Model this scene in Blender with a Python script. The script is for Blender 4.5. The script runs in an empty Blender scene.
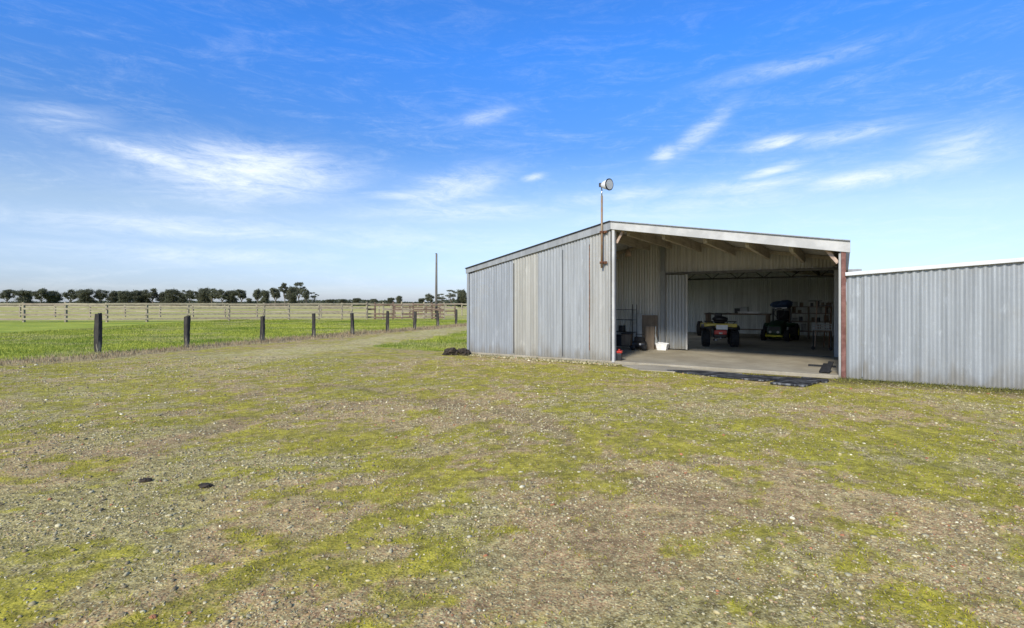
import bpy, math, random
import numpy as np
from mathutils import Vector, Matrix
random.seed(7); rng = np.random.default_rng(7)
PI = math.pi
scene = bpy.context.scene
col = scene.collection
H = 1.55; F = 522.0; HY = 303.0
A = math.atan2(-.538, .843)                     # heading of the shed front
U = Vector((math.cos(A), math.sin(A), 0)); V = Vector((-math.sin(A), math.cos(A), 0))
R0 = Vector((2.56, 13.49, 0))                   # ground point under the gable ridge

def at(px, py):                                 # ground point seen at a pixel of the photo
    Y = F*H/(py-HY); return Vector(((px-512)/F*Y, Y, 0))
def atd(px, Y): return Vector(((px-512)/F*Y, Y, 0))
def LX(px, ly):                                 # shed-local x seen in column px at depth ly
    k = (px-512)/F; p = R0 + V*ly
    return (k*p.y - p.x)/(U.x - k*U.y)
def W(lx, ly, z=0): return R0 + U*lx + V*ly + Vector((0,0,z))
def zat(py, lx, ly): return H - (py-HY)*W(lx,ly).y/F
def loc_of(p): d = p-R0; return d.dot(U), d.dot(V)

# ---------------------------------------------------------------- scene tree
def tag(o, label=None, cat=None, group=None, kind=None):
    if label: o['label'] = label
    if cat: o['category'] = cat
    if group: o['group'] = group
    if kind: o['kind'] = kind
    return o
def empty(name, loc, rz=0, label=None, cat=None, group=None):
    o = bpy.data.objects.new(name, None); col.objects.link(o)
    o.location = loc; o.rotation_euler = (0,0,rz); o.empty_display_size = .2
    return tag(o, label, cat, group)
class MB:
    def __init__(s): s.v = []; s.f = []
    def add(s, vs, fs):
        n = len(s.v); s.v += [tuple(v) for v in vs]; s.f += [tuple(i+n for i in f) for f in fs]; return s
    def box(s, x0, x1, y0, y1, z0, z1):
        return s.add([(x0,y0,z0),(x1,y0,z0),(x1,y1,z0),(x0,y1,z0),(x0,y0,z1),(x1,y0,z1),(x1,y1,z1),(x0,y1,z1)],
            [(0,3,2,1),(4,5,6,7),(0,1,5,4),(1,2,6,5),(2,3,7,6),(3,0,4,7)])
    def bar(s, p, q, w, h, up=(0,0,1)):         # rectangular bar from p to q
        p = Vector(p); q = Vector(q); d = (q-p).normalized(); up = Vector(up)
        sd = d.cross(up)
        if sd.length < 1e-4: sd = d.cross(Vector((1,0,0)))
        sd.normalize(); u2 = sd.cross(d)
        vs = []
        for c in (p, q):
            for a, b in ((-1,-1),(1,-1),(1,1),(-1,1)): vs.append(c + sd*(a*w/2) + u2*(b*h/2))
        return s.add(vs, [(0,1,2,3),(4,7,6,5),(0,4,5,1),(1,5,6,2),(2,6,7,3),(3,7,4,0)])
    def tube(s, pts, r, n=10, caps=True):
        pts = [Vector(p) for p in pts]; rs = r if isinstance(r, (list,tuple)) else [r]*len(pts)
        vs = []; fs = []; ref = None
        for i, p in enumerate(pts):
            d = (pts[min(i+1,len(pts)-1)] - pts[max(i-1,0)])
            d = d.normalized() if d.length > 1e-9 else (pts[-1]-pts[0]).normalized()
            if ref is None: ref = d.orthogonal().normalized()
            a = (ref - d*ref.dot(d))
            a = a.normalized() if a.length > 1e-6 else d.orthogonal().normalized()
            ref = a; b = d.cross(a)
            for k in range(n):
                t = 2*PI*k/n; vs.append(p + (a*math.cos(t) + b*math.sin(t))*rs[i])
        for i in range(len(pts)-1):
            for k in range(n):
                k2 = (k+1) % n; fs.append((i*n+k, i*n+k2, (i+1)*n+k2, (i+1)*n+k))
        if caps: fs.append(tuple(range(n-1,-1,-1))); fs.append(tuple(range((len(pts)-1)*n, len(pts)*n)))
        return s.add(vs, fs)
    def prism(s, poly, z0, z1, jit=0):
        n = len(poly); vs = [(x,y,z0) for x,y in poly] + [(x,y,z1+random.uniform(-jit,jit)) for x,y in poly]
        return s.add(vs, [tuple(range(n-1,-1,-1)), tuple(range(n,2*n))] + [(i,(i+1)%n,n+(i+1)%n,n+i) for i in range(n)])
    def blob(s, c, r, n=10, m=7, jit=0.0, sx=1, sy=1, sz=1):
        vs = [(c[0],c[1],c[2]-r*sz)]; fs = []
        for j in range(1,m):
            th = PI*j/m
            for k in range(n):
                ph = 2*PI*k/n; q = r*(1+random.uniform(-jit,jit))
                vs.append((c[0]+q*sx*math.sin(th)*math.cos(ph), c[1]+q*sy*math.sin(th)*math.sin(ph), c[2]-q*sz*math.cos(th)))
        vs.append((c[0],c[1],c[2]+r*sz)); L = len(vs)-1
        for k in range(n): fs.append((0,1+(k+1)%n,1+k)); fs.append((L,1+(m-2)*n+k,1+(m-2)*n+(k+1)%n))
        for j in range(m-2):
            for k in range(n):
                a = 1+j*n+k; b = 1+j*n+(k+1)%n; fs.append((a,b,b+n,a+n))
        return s.add(vs, fs)
    def build(s, name, mat, parent=None, bevel=0, smooth=False, loc=None, rot=None, label=None):
        me = bpy.data.meshes.new(name); me.from_pydata(s.v, [], s.f); me.update()
        if mat: me.materials.append(mat)
        if smooth: me.polygons.foreach_set('use_smooth', [True]*len(me.polygons))
        o = bpy.data.objects.new(name, me); col.objects.link(o); o.parent = parent
        if loc is not None: o.location = loc
        if rot is not None: o.rotation_euler = rot
        if bevel:
            b = o.modifiers.new('bevel','BEVEL'); b.width = bevel; b.segments = 2; b.limit_method = 'ANGLE'
            o.modifiers.new('wn','WEIGHTED_NORMAL'); me.polygons.foreach_set('use_smooth', [True]*len(me.polygons))
        if label: o['label'] = label
        return o
def np_mesh(name, verts, faces, mat, cols=None, attrs=None, parent=None, smooth=False):
    me = bpy.data.meshes.new(name); nv = len(verts); nf, k = faces.shape
    me.vertices.add(nv); me.vertices.foreach_set('co', np.ascontiguousarray(verts, dtype=np.float32).ravel())
    me.loops.add(nf*k); me.loops.foreach_set('vertex_index', faces.astype(np.int32).ravel())
    me.polygons.add(nf); me.polygons.foreach_set('loop_start', np.arange(0, nf*k, k, dtype=np.int32))
    me.polygons.foreach_set('loop_total', np.full(nf, k, dtype=np.int32))
    if smooth: me.polygons.foreach_set('use_smooth', np.ones(nf, dtype=bool))
    me.update(calc_edges=True)
    for an, arr in ([('tint', cols)] if cols is not None else []) + list((attrs or {}).items()):
        a = me.attributes.new(an, 'FLOAT_COLOR', 'POINT')
        c4 = np.ones((nv,4), dtype=np.float32); c4[:, :3] = arr; a.data.foreach_set('color', c4.ravel())
    me.materials.append(mat)
    o = bpy.data.objects.new(name, me); col.objects.link(o); o.parent = parent
    return o

# ---------------------------------------------------------------- materials
class NT:
    def __init__(s, nt): s.nt = nt; s.n = nt.nodes; s.l = nt.links
    def new(s, t, **kw):
        n = s.n.new(t)
        for k, v in kw.items(): setattr(n, k, v)
        return n
    def put(s, sock, v):
        if isinstance(v, bpy.types.NodeSocket): s.l.new(v, sock)
        elif v is not None:
            if hasattr(sock.default_value, '__len__') and not hasattr(v, '__len__'): v = (v,)*len(sock.default_value)
            if hasattr(v, '__len__') and len(v) == 3 and len(sock.default_value) == 4: v = (*v, 1)
            sock.default_value = v
    def m(s, op, a, b=None, c=None, clamp=False):
        n = s.new('ShaderNodeMath', operation=op, use_clamp=clamp); s.put(n.inputs[0], a)
        if b is not None: s.put(n.inputs[1], b)
        if c is not None: s.put(n.inputs[2], c)
        return n.outputs[0]
    def mix(s, f, a, b, mode='MIX'):
        n = s.new('ShaderNodeMix', data_type='RGBA', blend_type=mode); n.clamp_factor = True
        s.put(n.inputs[0], f); s.put(n.inputs[6], a); s.put(n.inputs[7], b); return n.outputs[2]
    def noise(s, vec, scale, detail=4, rough=.55, out=0, dist=0):
        n = s.new('ShaderNodeTexNoise'); s.put(n.inputs['Scale'], scale); s.put(n.inputs['Detail'], detail)
        s.put(n.inputs['Roughness'], rough); s.put(n.inputs['Distortion'], dist)
        if vec is not None: s.put(n.inputs['Vector'], vec)
        return n.outputs[out]
    def vor(s, vec, scale, out=0):
        n = s.new('ShaderNodeTexVoronoi'); s.put(n.inputs['Scale'], scale); s.put(n.inputs['Vector'], vec); return n.outputs[out]
    def mr(s, v, a, b, c=0, d=1, smooth=True):
        n = s.new('ShaderNodeMapRange'); n.interpolation_type = 'SMOOTHSTEP' if smooth else 'LINEAR'
        for i, q in enumerate((v,a,b,c,d)): s.put(n.inputs[i], q)
        return n.outputs[0]
    def mp(s, vec, scale=(1,1,1), rot=(0,0,0), loc=(0,0,0)):
        n = s.new('ShaderNodeMapping'); s.put(n.inputs[0], vec)
        n.inputs['Scale'].default_value = scale; n.inputs['Rotation'].default_value = rot; n.inputs['Location'].default_value = loc
        return n.outputs[0]
    def sep(s, v, t='XYZ'):
        n = s.new('ShaderNodeSeparate'+t); s.put(n.inputs[0], v); return n.outputs
    def bump(s, h, strength=.3, dist=.01):
        n = s.new('ShaderNodeBump'); n.inputs['Strength'].default_value = strength; n.inputs['Distance'].default_value = dist
        s.put(n.inputs['Height'], h); return n.outputs[0]
    def obj(s): return s.new('ShaderNodeTexCoord').outputs['Object']
    def attr(s, name): n = s.new('ShaderNodeAttribute'); n.attribute_name = name; return n.outputs['Color']
def mat(name, rough=.7, metal=0, spec=.5):
    m = bpy.data.materials.new(name); m.use_nodes = True; t = NT(m.node_tree)
    b = m.node_tree.nodes['Principled BSDF']; b.inputs['Roughness'].default_value = rough
    b.inputs['Metallic'].default_value = metal; b.inputs['Specular IOR Level'].default_value = spec
    return m, t, b
def simple(name, c, rough=.7, metal=0, var=.25, scale=8, c2=None, bump=0, spec=.4):
    m, t, b = mat(name, rough, metal, spec); o = t.obj(); n = t.noise(o, scale, 5, .6)
    f = t.mr(n, .35, .7); a = tuple(x*(1-var) for x in c); d = c2 or tuple(min(1,x*(1+var)) for x in c)
    t.put(b.inputs['Base Color'], t.mix(f, a, d))
    if bump: t.put(b.inputs['Normal'], t.bump(t.noise(o, scale*6, 4), bump))
    return m
def steel(name, c, metal=.25, rough=.5, rust=.3, stain=(.30,.27,.21), stains=.5, low=True):
    """weathered corrugated iron: vertical streaks, blotches and rust with shapes of their own"""
    m, t, b = mat(name, rough, metal); o = t.obj()
    streak = t.noise(t.mp(o, (9,9,.35)), 1.0, 5, .65)
    blotch = t.noise(o, 1.3, 6, .65)
    spang = t.noise(o, 26, 3, .6)
    f = t.mr(streak, .34, .70)
    base = t.mix(f, tuple(x*.80 for x in c), tuple(x*1.10 for x in c))
    base = t.mix(t.m('MULTIPLY', t.mr(spang, .3, .7), .25), base, tuple(x*.82 for x in c))
    base = t.mix(t.m('MULTIPLY', t.mr(blotch, .52, .72), stains), base, stain)
    pw = t.noise(t.mp(o, (3,3,.9), loc=(9,4,2)), 1.0, 6, .75)
    base = t.mix(t.m('MULTIPLY', t.mr(pw, .55, .72), .45), base, tuple(min(.7,x*1.7) for x in c))
    if low:                                     # splash dirt along the foot of the sheets
        z = t.sep(o)[2]; e = t.m('ADD', z, t.m('MULTIPLY', t.noise(t.mp(o,(5,5,1)), 1, 4), -.9))
        base = t.mix(t.m('MULTIPLY', t.mr(e, -.05, -.45), .55), base, (.17,.14,.09))
    rs = t.noise(t.mp(o, (14,14,1.6), loc=(3,1,7)), 1.0, 5, .7)
    base = t.mix(t.m('MULTIPLY', t.mr(rs, .64, .74), rust), base, (.20,.085,.035))
    t.put(b.inputs['Base Color'], base)
    t.put(b.inputs['Roughness'], t.mr(spang, .2, .8, rough-.12, rough+.15))
    t.put(b.inputs['Normal'], t.bump(t.noise(o, 5, 3), .25, .02))
    return m
def wood(name, c, c2, rough=.85, stretch=(18,18,1.2)):
    m, t, b = mat(name, rough, 0, .3); o = t.obj()
    g = t.noise(t.mp(o, stretch), 1, 6, .7); k = t.noise(o, 3, 4)
    base = t.mix(t.mr(g, .3, .7), c, c2); base = t.mix(t.m('MULTIPLY', t.mr(k,.5,.75), .5), base, tuple(x*.5 for x in c))
    t.put(b.inputs['Base Color'], base); t.put(b.inputs['Normal'], t.bump(g, .5, .01)); return m
def vcol(name, rough=.8, var=.3, scale=20, trans=0, spec=.3):
    m, t, b = mat(name, rough, 0, spec); a = t.attr('tint')
    n = t.mr(t.noise(t.obj(), scale, 3), .3, .7, 1-var, 1+var)
    t.put(b.inputs['Base Color'], t.mix(1.0, a, n, 'MULTIPLY'))
    if trans:
        tr = t.new('ShaderNodeBsdfTranslucent'); t.put(tr.inputs[0], a); mx = t.new('ShaderNodeMixShader')
        mx.inputs[0].default_value = trans; t.l.new(b.outputs[0], mx.inputs[1]); t.l.new(tr.outputs[0], mx.inputs[2])
        t.l.new(mx.outputs[0], m.node_tree.nodes['Material Output'].inputs[0])
    return m

M = {}
M['st_blue'] = steel('galv_blue_grey', (.30,.315,.325), stains=.25, rust=.2)
M['st_cream'] = steel('galv_cream', (.375,.36,.31), stains=.25, rust=.3)
M['st_grey'] = steel('galv_grey', (.33,.34,.335), stains=.3, rust=.2)
M['st_pale'] = steel('galv_pale', (.37,.36,.325), stains=.35, rust=.35)
M['st_side'] = steel('galv_side_shed', (.33,.345,.345), stains=.2, rust=.15)
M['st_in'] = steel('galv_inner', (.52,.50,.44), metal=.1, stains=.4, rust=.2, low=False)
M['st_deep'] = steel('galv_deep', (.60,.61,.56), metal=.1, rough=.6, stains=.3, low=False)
M['st_roof'] = steel('galv_roof', (.52,.51,.47), stains=.3, low=False)
M['trim'] = simple('pale_trim', (.44,.43,.40), .55, 0, .14, 3, bump=.1)
M['trim_dull'] = steel('dull_trim', (.27,.28,.28), metal=.1, stains=.3, rust=.15, low=False)
M['white_cap'] = simple('white_capping', (.58,.58,.56), .5, 0, .08, 4)
M['purlin'] = wood('roof_timber', (.34,.29,.22), (.50,.45,.36), stretch=(14,1.2,14))
M['brace'] = simple('raw_brace', (.45,.33,.25), .7)
M['red_post'] = simple('red_oxide', (.17,.062,.045), .75, 0, .3, 5, c2=(.24,.12,.095), bump=.2)
M['rust'] = simple('rust', (.16,.07,.035), .85, .2, .5, 12)
M['galv_pipe'] = simple('pipe', (.40,.33,.22), .6, .3, .35, 6, c2=(.30,.15,.07))
M['truss'] = simple('truss_steel', (.12,.12,.11), .7, .3)
M['black'] = simple('black_rubber', (.014,.014,.015), .75, 0, .3, 12)
M['black_pl'] = simple('black_plastic', (.02,.02,.022), .4, 0, .2)
M['dkmetal'] = simple('dark_metal', (.05,.05,.05), .5, .6, .3)
M['chrome'] = simple('bright_metal', (.6,.6,.6), .25, .9, .1)
M['yellow'] = simple('yellow_plastic', (.52,.42,.07), .45, 0, .2)
M['ylw2'] = simple('yellow_paint', (.50,.46,.03), .45)
M['white'] = simple('white_panel', (.75,.75,.74), .5, 0, .08)
M['offwhite'] = simple('offwhite_board', (.38,.39,.37), .7, 0, .15, 5)
M['red'] = simple('red_plastic', (.45,.03,.02), .4, 0, .2)
M['green'] = simple('dark_green_paint', (.012,.045,.018), .4, 0, .2)
M['blue'] = simple('blue_tarp', (.03,.06,.13), .55, 0, .4, 9, bump=.5)
M['ply'] = wood('plywood', (.17,.13,.09), (.24,.19,.14))
M['crate'] = wood('old_board', (.13,.095,.065), (.22,.17,.12))
M['lens'] = simple('lamp_lens', (.5,.5,.46), .15, 0, .1)
M['post'] = wood('fence_post_wood', (.014,.012,.010), (.07,.062,.052), stretch=(11,11,.9))
def _silver(m):
    t = NT(m.node_tree); b = m.node_tree.nodes['Principled BSDF']; src = b.inputs['Base Color'].links[0].from_socket; o = t.obj()
    n = t.noise(t.mp(o, (16,16,1.4)), 1, 6, .7); f = t.mr(t.m('ADD', n, t.m('MULTIPLY', t.sep(o)[2], -.30)), .45, .54)
    t.put(b.inputs['Base Color'], t.mix(t.m('MULTIPLY', f, .85), src, (.30,.26,.19)))
_silver(M['post'])
M['rail_pale'] = wood('silver_rail', (.21,.18,.12), (.37,.32,.22), stretch=(1,12,12))
M['rail_brown'] = wood('brown_rail', (.10,.065,.045), (.20,.14,.10), stretch=(1,12,12))
M['rail_mid'] = wood('mid_rail', (.20,.16,.11), (.34,.28,.21), stretch=(1,12,12))
M['pole'] = wood('pole_wood', (.10,.09,.075), (.19,.17,.14))
M['bark'] = wood('bark', (.10,.085,.065), (.22,.19,.15), stretch=(4,4,.6))
M['leaf'] = vcol('gum_leaf', .6, .25, 3, trans=.15)
M['grassblade'] = vcol('grass_blade', .7, .2, 3, trans=.25)
M['stone'] = vcol('pebble', .8, .2, 60)
M['clod'] = simple('dark_soil_heap', (.045,.033,.022), .95, 0, .5, 14, bump=.8)

def concrete():
    m, t, b = mat('concrete', .85); o = t.obj()
    n = t.noise(o, .9, 6, .65); s = t.noise(o, 30, 4)
    base = t.mix(t.mr(n,.35,.7), (.25,.215,.15), (.37,.325,.235)); base = t.mix(t.m('MULTIPLY', t.mr(s,.4,.7), .25), base, (.2,.17,.13))
    base = t.mix(t.m('MULTIPLY', t.mr(t.noise(o,2.2,5,.7),.58,.7), .5), base, (.14,.12,.095))
    t.put(b.inputs['Base Color'], base); t.put(b.inputs['Normal'], t.bump(s,.2)); return m
M['concrete'] = concrete()
def mats():
    m, t, b = mat('weathered_rubber', .45); o = t.obj()
    n = t.noise(t.mp(o,(1.2,5,1), rot=(0,0,.4)), 2.2, 6, .75)
    t.put(b.inputs['Base Color'], t.mix(t.mr(n,.50,.60), (.016,.016,.017), (.16,.16,.155)))
    t.put(b.inputs['Normal'], t.bump(n,.6,.02)); return m
M['rubber_mat'] = mats()

# ---------------------------------------------------------------- noise for the ground
def vnoise(x, y, s, seed):
    x = x*s + seed*17.13; y = y*s - seed*9.71; xi = np.floor(x).astype(np.int64); yi = np.floor(y).astype(np.int64)
    fx = x-xi; fy = y-yi; fx = fx*fx*(3-2*fx); fy = fy*fy*(3-2*fy)
    def h(i,j):
        n = (i*374761393 + j*668265263 + seed*1442695) & 0x7fffffff
        n = ((n ^ (n >> 13))*1274126177) & 0x7fffffff
        return ((n ^ (n >> 16)) & 0xffff)/65535.0
    return (h(xi,yi)*(1-fx)+h(xi+1,yi)*fx)*(1-fy) + (h(xi,yi+1)*(1-fx)+h(xi+1,yi+1)*fx)*fy
def fbm(x, y, s, seed, o=4):
    r = 0; a = .5; t = 0
    for i in range(o): r = r + a*vnoise(x, y, s*2**i, seed+i); t += a; a *= .55
    return r/t
def ss(v, a, b): t = np.clip((v-a)/(b-a), 0, 1); return t*t*(3-2*t)
def blobs(x, y, lst):
    r = np.zeros_like(x)
    for px, py, rx, ry, amp in lst:
        c = at(px, py); r = np.maximum(r, .72*amp*np.exp(-(((x-c.x)/rx)**2 + ((y-c.y)/ry)**2)))
    return r
PL0 = at(187,347.5); PL1 = at(456,325.5)        # line of old posts
PLX = PL0.x; PLD = (PL1-PL0).normalized()
def postline(x, y): return (x-PL0.x)*PLD.y - (y-PL0.y)*PLD.x   # >0 on the yard side
def seg_dist(x, y, pts):
    d = np.full_like(x, 1e9)
    for (ax,ay),(bx,by) in zip(pts[:-1], pts[1:]):
        L = (bx-ax)**2+(by-ay)**2; t = np.clip(((x-ax)*(bx-ax)+(y-ay)*(by-ay))/L,0,1)
        d = np.minimum(d, np.hypot(x-ax-t*(bx-ax), y-ay-t*(by-ay)))
    return d
trk = [tuple(at(*p)[:2]) for p in ((500,325),(462,328),(425,334),(370,342),(310,350),(230,362),(120,385))]
ruts = [tuple(at(*p)[:2]) for p in ((800,520),(700,500),(600,470),(560,430),(500,405),(400,398),(330,405),(240,420),(150,450))]
ruts2 = [tuple(at(*p)[:2]) for p in ((840,600),(640,560),(560,500),(520,440),(440,400),(350,385),(260,392),(170,415))]
def masks(x, y):
    pl = postline(x,y) + (fbm(x,y,.7,31,3)-.5)*.8
    lx = (x-R0.x)*U.x + (y-R0.y)*U.y; ly = (x-R0.x)*V.x + (y-R0.y)*V.y
    wob = (fbm(x,y,.5,3,4)-.5)
    green = ss(pl, -.15, -.9)*ss(y, 8, 12)      # paddock
    patch = blobs(x,y,[(436,345,2.2,3.0,1.2),(465,340,1.8,4.5,1.2),(475,334,1.6,4,1.)]) ; patch = ss(patch + wob*.5, .27, .42)
    behind = ss(ly, -.2, .5)*ss(-lx, 4.6, 5.0)*ss(y, 15.5, 16.3)
    green = np.maximum(green, patch*behind*(pl>0))
    straw = ss(y + wob*6, 44, 49)*(.75+.5*(fbm(x,y,.03,8,3)-.5)*2)
    straw = straw*(1-.8*ss(fbm(x,y*.35,.012,12,3),.5,.66)*ss(y,70,110))
    tr = ss(seg_dist(x,y,trk) + wob*1.6, 2.6, .6)*ss(pl, .1, .7)*(.35+.65*ss(y, 11, 19))*(.6+.4*ss(fbm(x,y,.9,63,3),.35,.6))
    dead = ss(np.abs(pl-.35)+wob*1.2, 1.25, .35)*ss(y,9,12)*(1-ss(y,44,48))
    n1 = fbm(x,y,.45,11,5); n2 = fbm(x,y,1.7,19,4); n3 = fbm(x,y,6,23,3)
    moss = .40*(n1-.5)*4 + (n2-.5)*2.9 + (n3-.5)*3.4 + .56 + (fbm(x,y,14,29,2)-.5)*1.6
    moss = moss + blobs(x,y,[(690,440,1.1,1.0,.65),(560,462,.8,.5,.45),(640,470,.9,.7,.45),(200,388,1.6,1.2,.6),(350,395,1.7,1.5,.45),
         (470,372,2.2,.9,.6),(330,440,1.2,.9,.5),(540,390,1.6,.9,.25),(700,395,2.5,.6,.3),(850,400,1.2,.5,.4),(240,370,3,1.2,.4),(800,440,.8,.5,.35)])
    moss = moss - .75*blobs(x,y,[(480,400,1.6,1.1,.8),(380,412,1.2,.8,.7),(620,395,2.2,.6,.6),(780,470,.7,.35,.6),(180,520,1.0,.6,.5),
         (600,560,1.2,.35,.55),(850,560,.7,.4,.6),(170,440,1.4,.7,.5),(260,372,2.2,.7,.5),(700,575,1.4,.5,.45),(760,410,1.4,.5,.35)])
    moss = moss - .45*ss(y, 5.0, 2.6)
    rut = ss(seg_dist(x,y,ruts)+(n2-.5)*.5, .32, .05)*.7 + ss(seg_dist(x,y,ruts2)+(n2-.5)*.5, .32, .05)*.6
    moss = moss - rut*.8
    moss = (.08+.92*ss(moss, -.25, 1.15))*(1-tr*.5)
    brown = np.clip(ss(fbm(x,y,.8,41,4),.36,.54) + .6*rut, 0, 1)
    wall = ss(-ly+wob*.5, np.where(lx>4.9,1.35,.8), .3)*ss(-ly,-.1,.02)*((lx>-5)&(lx<12))     # dark soil strip at the walls
    edge = ss(np.abs(-ly-.12)+wob*.1, .22,.06)*((lx>-4.9)&(lx<.4))  # white pebbles at the wall foot
    return green, straw, tr, moss, brown, wall, edge, dead, lx, ly, rut

def ground():
    def axis(lo, hi, step, far, f=1.16):
        a = list(np.arange(lo, hi+1e-6, step)); s = step
        while a[-1] < far: s *= f; a.append(a[-1]+s)
        s = step; b = []; c = lo
        while c > -far: s *= f; c -= s; b.append(c)
        return np.array(b[::-1]+a)
    xs = axis(-14, 12, .085, 4000); ys = axis(1.6, 26, .085, 4000)
    X, Y = np.meshgrid(xs, ys); x = X.ravel(); y = Y.ravel()
    g, st, tr, mo, br, wa, ed, de, lx, ly, rut = masks(x, y)
    near = ss(np.hypot(x,y), 120, 40)
    z = ((fbm(x,y,.35,51,3)-.5)*.07 + (fbm(x,y,2.2,57,3)-.5)*.022*ss(np.hypot(x,y),30,20) - rut*.018)*near
    infl = ss(lx,-5.6,-4.7)*ss(-lx,-12.5,-11.5)*ss(ly,-1.2,-.1)
    z = z*(1-infl) - .02*infl
    n = len(xs); m = len(ys); i = np.arange(m-1)[:,None]*n + np.arange(n-1)[None,:]; i = i.ravel()
    faces = np.stack([i, i+1, i+1+n, i+n], 1)
    mtl, t, b = mat('yard_ground', .95, 0, .2)
    a = t.sep(t.attr('ma'), 'Color'); c = t.sep(t.attr('mb'), 'Color'); d = t.sep(t.attr('mc'), 'Color'); o = t.obj()
    big = t.noise(o, 2.6, 5, .6); grit = t.noise(o, 55, 4, .75); grit2 = t.noise(o, 17, 5, .75)
    # gravel: cells of differing stone colour over soil
    v1 = t.vor(o, 52, 1); vs = t.sep(v1, 'Color'); vd = t.vor(o, 52, 0)
    soil = t.mix(t.mr(grit2,.40,.60), (.15,.115,.036), (.37,.30,.11))
    soil = t.mix(t.m('MULTIPLY', a[2], t.mr(big,.3,.6,.4,1)), soil, t.mix(t.mr(grit,.35,.65), (.20,.112,.05), (.44,.285,.145)))
    peb = t.mix(vs[1], (.22,.18,.07), (.50,.42,.20))
    grav = t.mix(t.m('MULTIPLY', t.m('GREATER_THAN', vs[0], .55), t.mr(vd, .55,.3)), soil, peb)
    v2 = t.sep(t.vor(o, 120, 1), 'Color')
    grav = t.mix(t.m('MULTIPLY', t.m('GREATER_THAN', v2[0], .72), .6), grav, (.42,.36,.17))
    trk_c = t.mix(t.mr(grit2,.3,.7), (.30,.25,.10), (.54,.46,.21))
    grav = t.mix(t.m('MULTIPLY', a[1], .85), grav, trk_c)
    mossc = t.mix(t.mr(big,.3,.7), (.22,.195,.018), (.45,.385,.03))
    mossc = t.mix(t.mr(grit,.35,.7), t.mix(.55, mossc, (.13,.12,.02)), mossc)
    mf = t.m('ADD', a[0], t.m('MULTIPLY', t.m('ADD', t.m('SUBTRACT', grit2, .5), t.m('MULTIPLY', t.m('SUBTRACT', big, .5), .9)), 1.5))
    base = t.mix(t.m('MULTIPLY', t.mr(mf,.15,1.0), .85), grav, mossc)
    va0 = t.mr(grit2,.4,.6)
    base = t.mix(t.m('MULTIPLY', c[2], t.mr(grit2,.35,.6,.15,.65)), base, (.13,.09,.045))
    base = t.mix(t.m('MULTIPLY', d[0], .78), base, t.mix(va0, (.05,.035,.018), (.12,.095,.035)))
    base = t.mix(t.m('MULTIPLY', d[2], t.mr(grit2,.3,.6)), base, t.mix(grit, (.22,.155,.08), (.46,.37,.21)))
    va = t.noise(o, 11, 6, .82); vb = t.noise(o, 3.2, 6, .8)
    base = t.mix(1.0, base, t.m('MULTIPLY', t.mr(va,.36,.64,.66,1.42), t.mr(vb,.36,.64,.84,1.18)), 'MULTIPLY')
    gn = t.noise(t.mp(o,(.25,1,1)), .9, 6, .7)
    gc = t.mix(t.mr(gn,.35,.68), (.17,.23,.02), (.40,.41,.05)); gc = t.mix(t.m('MULTIPLY', t.mr(grit2,.5,.75),.35), gc, (.24,.24,.10))
    base = t.mix(c[0], base, gc)
    sc = t.mix(t.mr(t.noise(t.mp(o,(.03,.12,1)),1,5,.6),.35,.65), (.52,.43,.17), (.33,.33,.08)); 
    base = t.mix(c[1], base, sc)
    t.put(b.inputs['Base Color'], base)
    hgt = t.m('ADD', t.m('MULTIPLY', grit, .5), t.m('ADD', t.m('MULTIPLY', t.mr(vd,.6,.1), .6), grit2))
    t.put(b.inputs['Normal'], t.bump(hgt, .5, .011))
    gr = np_mesh('ground', np.stack([x,y,z],1), faces, mtl, attrs={
        'ma': np.stack([mo,tr,br],1), 'mb': np.stack([g*(1-st),st,np.clip(rut+.9*ss(seg_dist(x,y,ruts)+(fbm(x,y,1.7,19,4)-.5)*.5,.16,.02)*0,0,1)],1), 'mc': np.stack([wa,ed,de],1)}, smooth=True)
    tag(gr, kind='structure')
    return xs, ys, z.reshape(m, n)
GX, GY, GZ = ground()
def gz(x, y):
    i = np.clip(np.searchsorted(GX, x)-1, 0, len(GX)-2); j = np.clip(np.searchsorted(GY, y)-1, 0, len(GY)-2)
    fx = (x-GX[i])/(GX[i+1]-GX[i]); fy = (y-GY[j])/(GY[j+1]-GY[j])
    return (GZ[j,i]*(1-fx)+GZ[j,i+1]*fx)*(1-fy) + (GZ[j+1,i]*(1-fx)+GZ[j+1,i+1]*fx)*fy
def gzs(p): return float(gz(np.array([p[0]]), np.array([p[1]]))[0])

# ---------------------------------------------------------------- pebbles and grass (stuff)
ICO = None
def ico():
    t = (1+5**.5)/2; v = np.array([(-1,t,0),(1,t,0),(-1,-t,0),(1,-t,0),(0,-1,t),(0,1,t),(0,-1,-t),(0,1,-t),(t,0,-1),(t,0,1),(-t,0,-1),(-t,0,1)],float)
    v /= np.linalg.norm(v[0])
    f = np.array([(0,11,5),(0,5,1),(0,1,7),(0,7,10),(0,10,11),(1,5,9),(5,11,4),(11,10,2),(10,7,6),(7,1,8),(3,9,4),(3,4,2),(3,2,6),(3,6,8),(3,8,9),(4,9,5),(2,4,11),(6,2,10),(8,6,7),(9,8,1)])
    return v, f
def scatter(n, y0, y1, p=1.0):                  # points over the forecourt, thinning with distance
    u = rng.random(n); e = 2-p; y = (y0**e + u*(y1**e-y0**e))**(1/e)
    x = (rng.random(n)*2-1)*(y*1.12+1.0); return x, y
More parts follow.
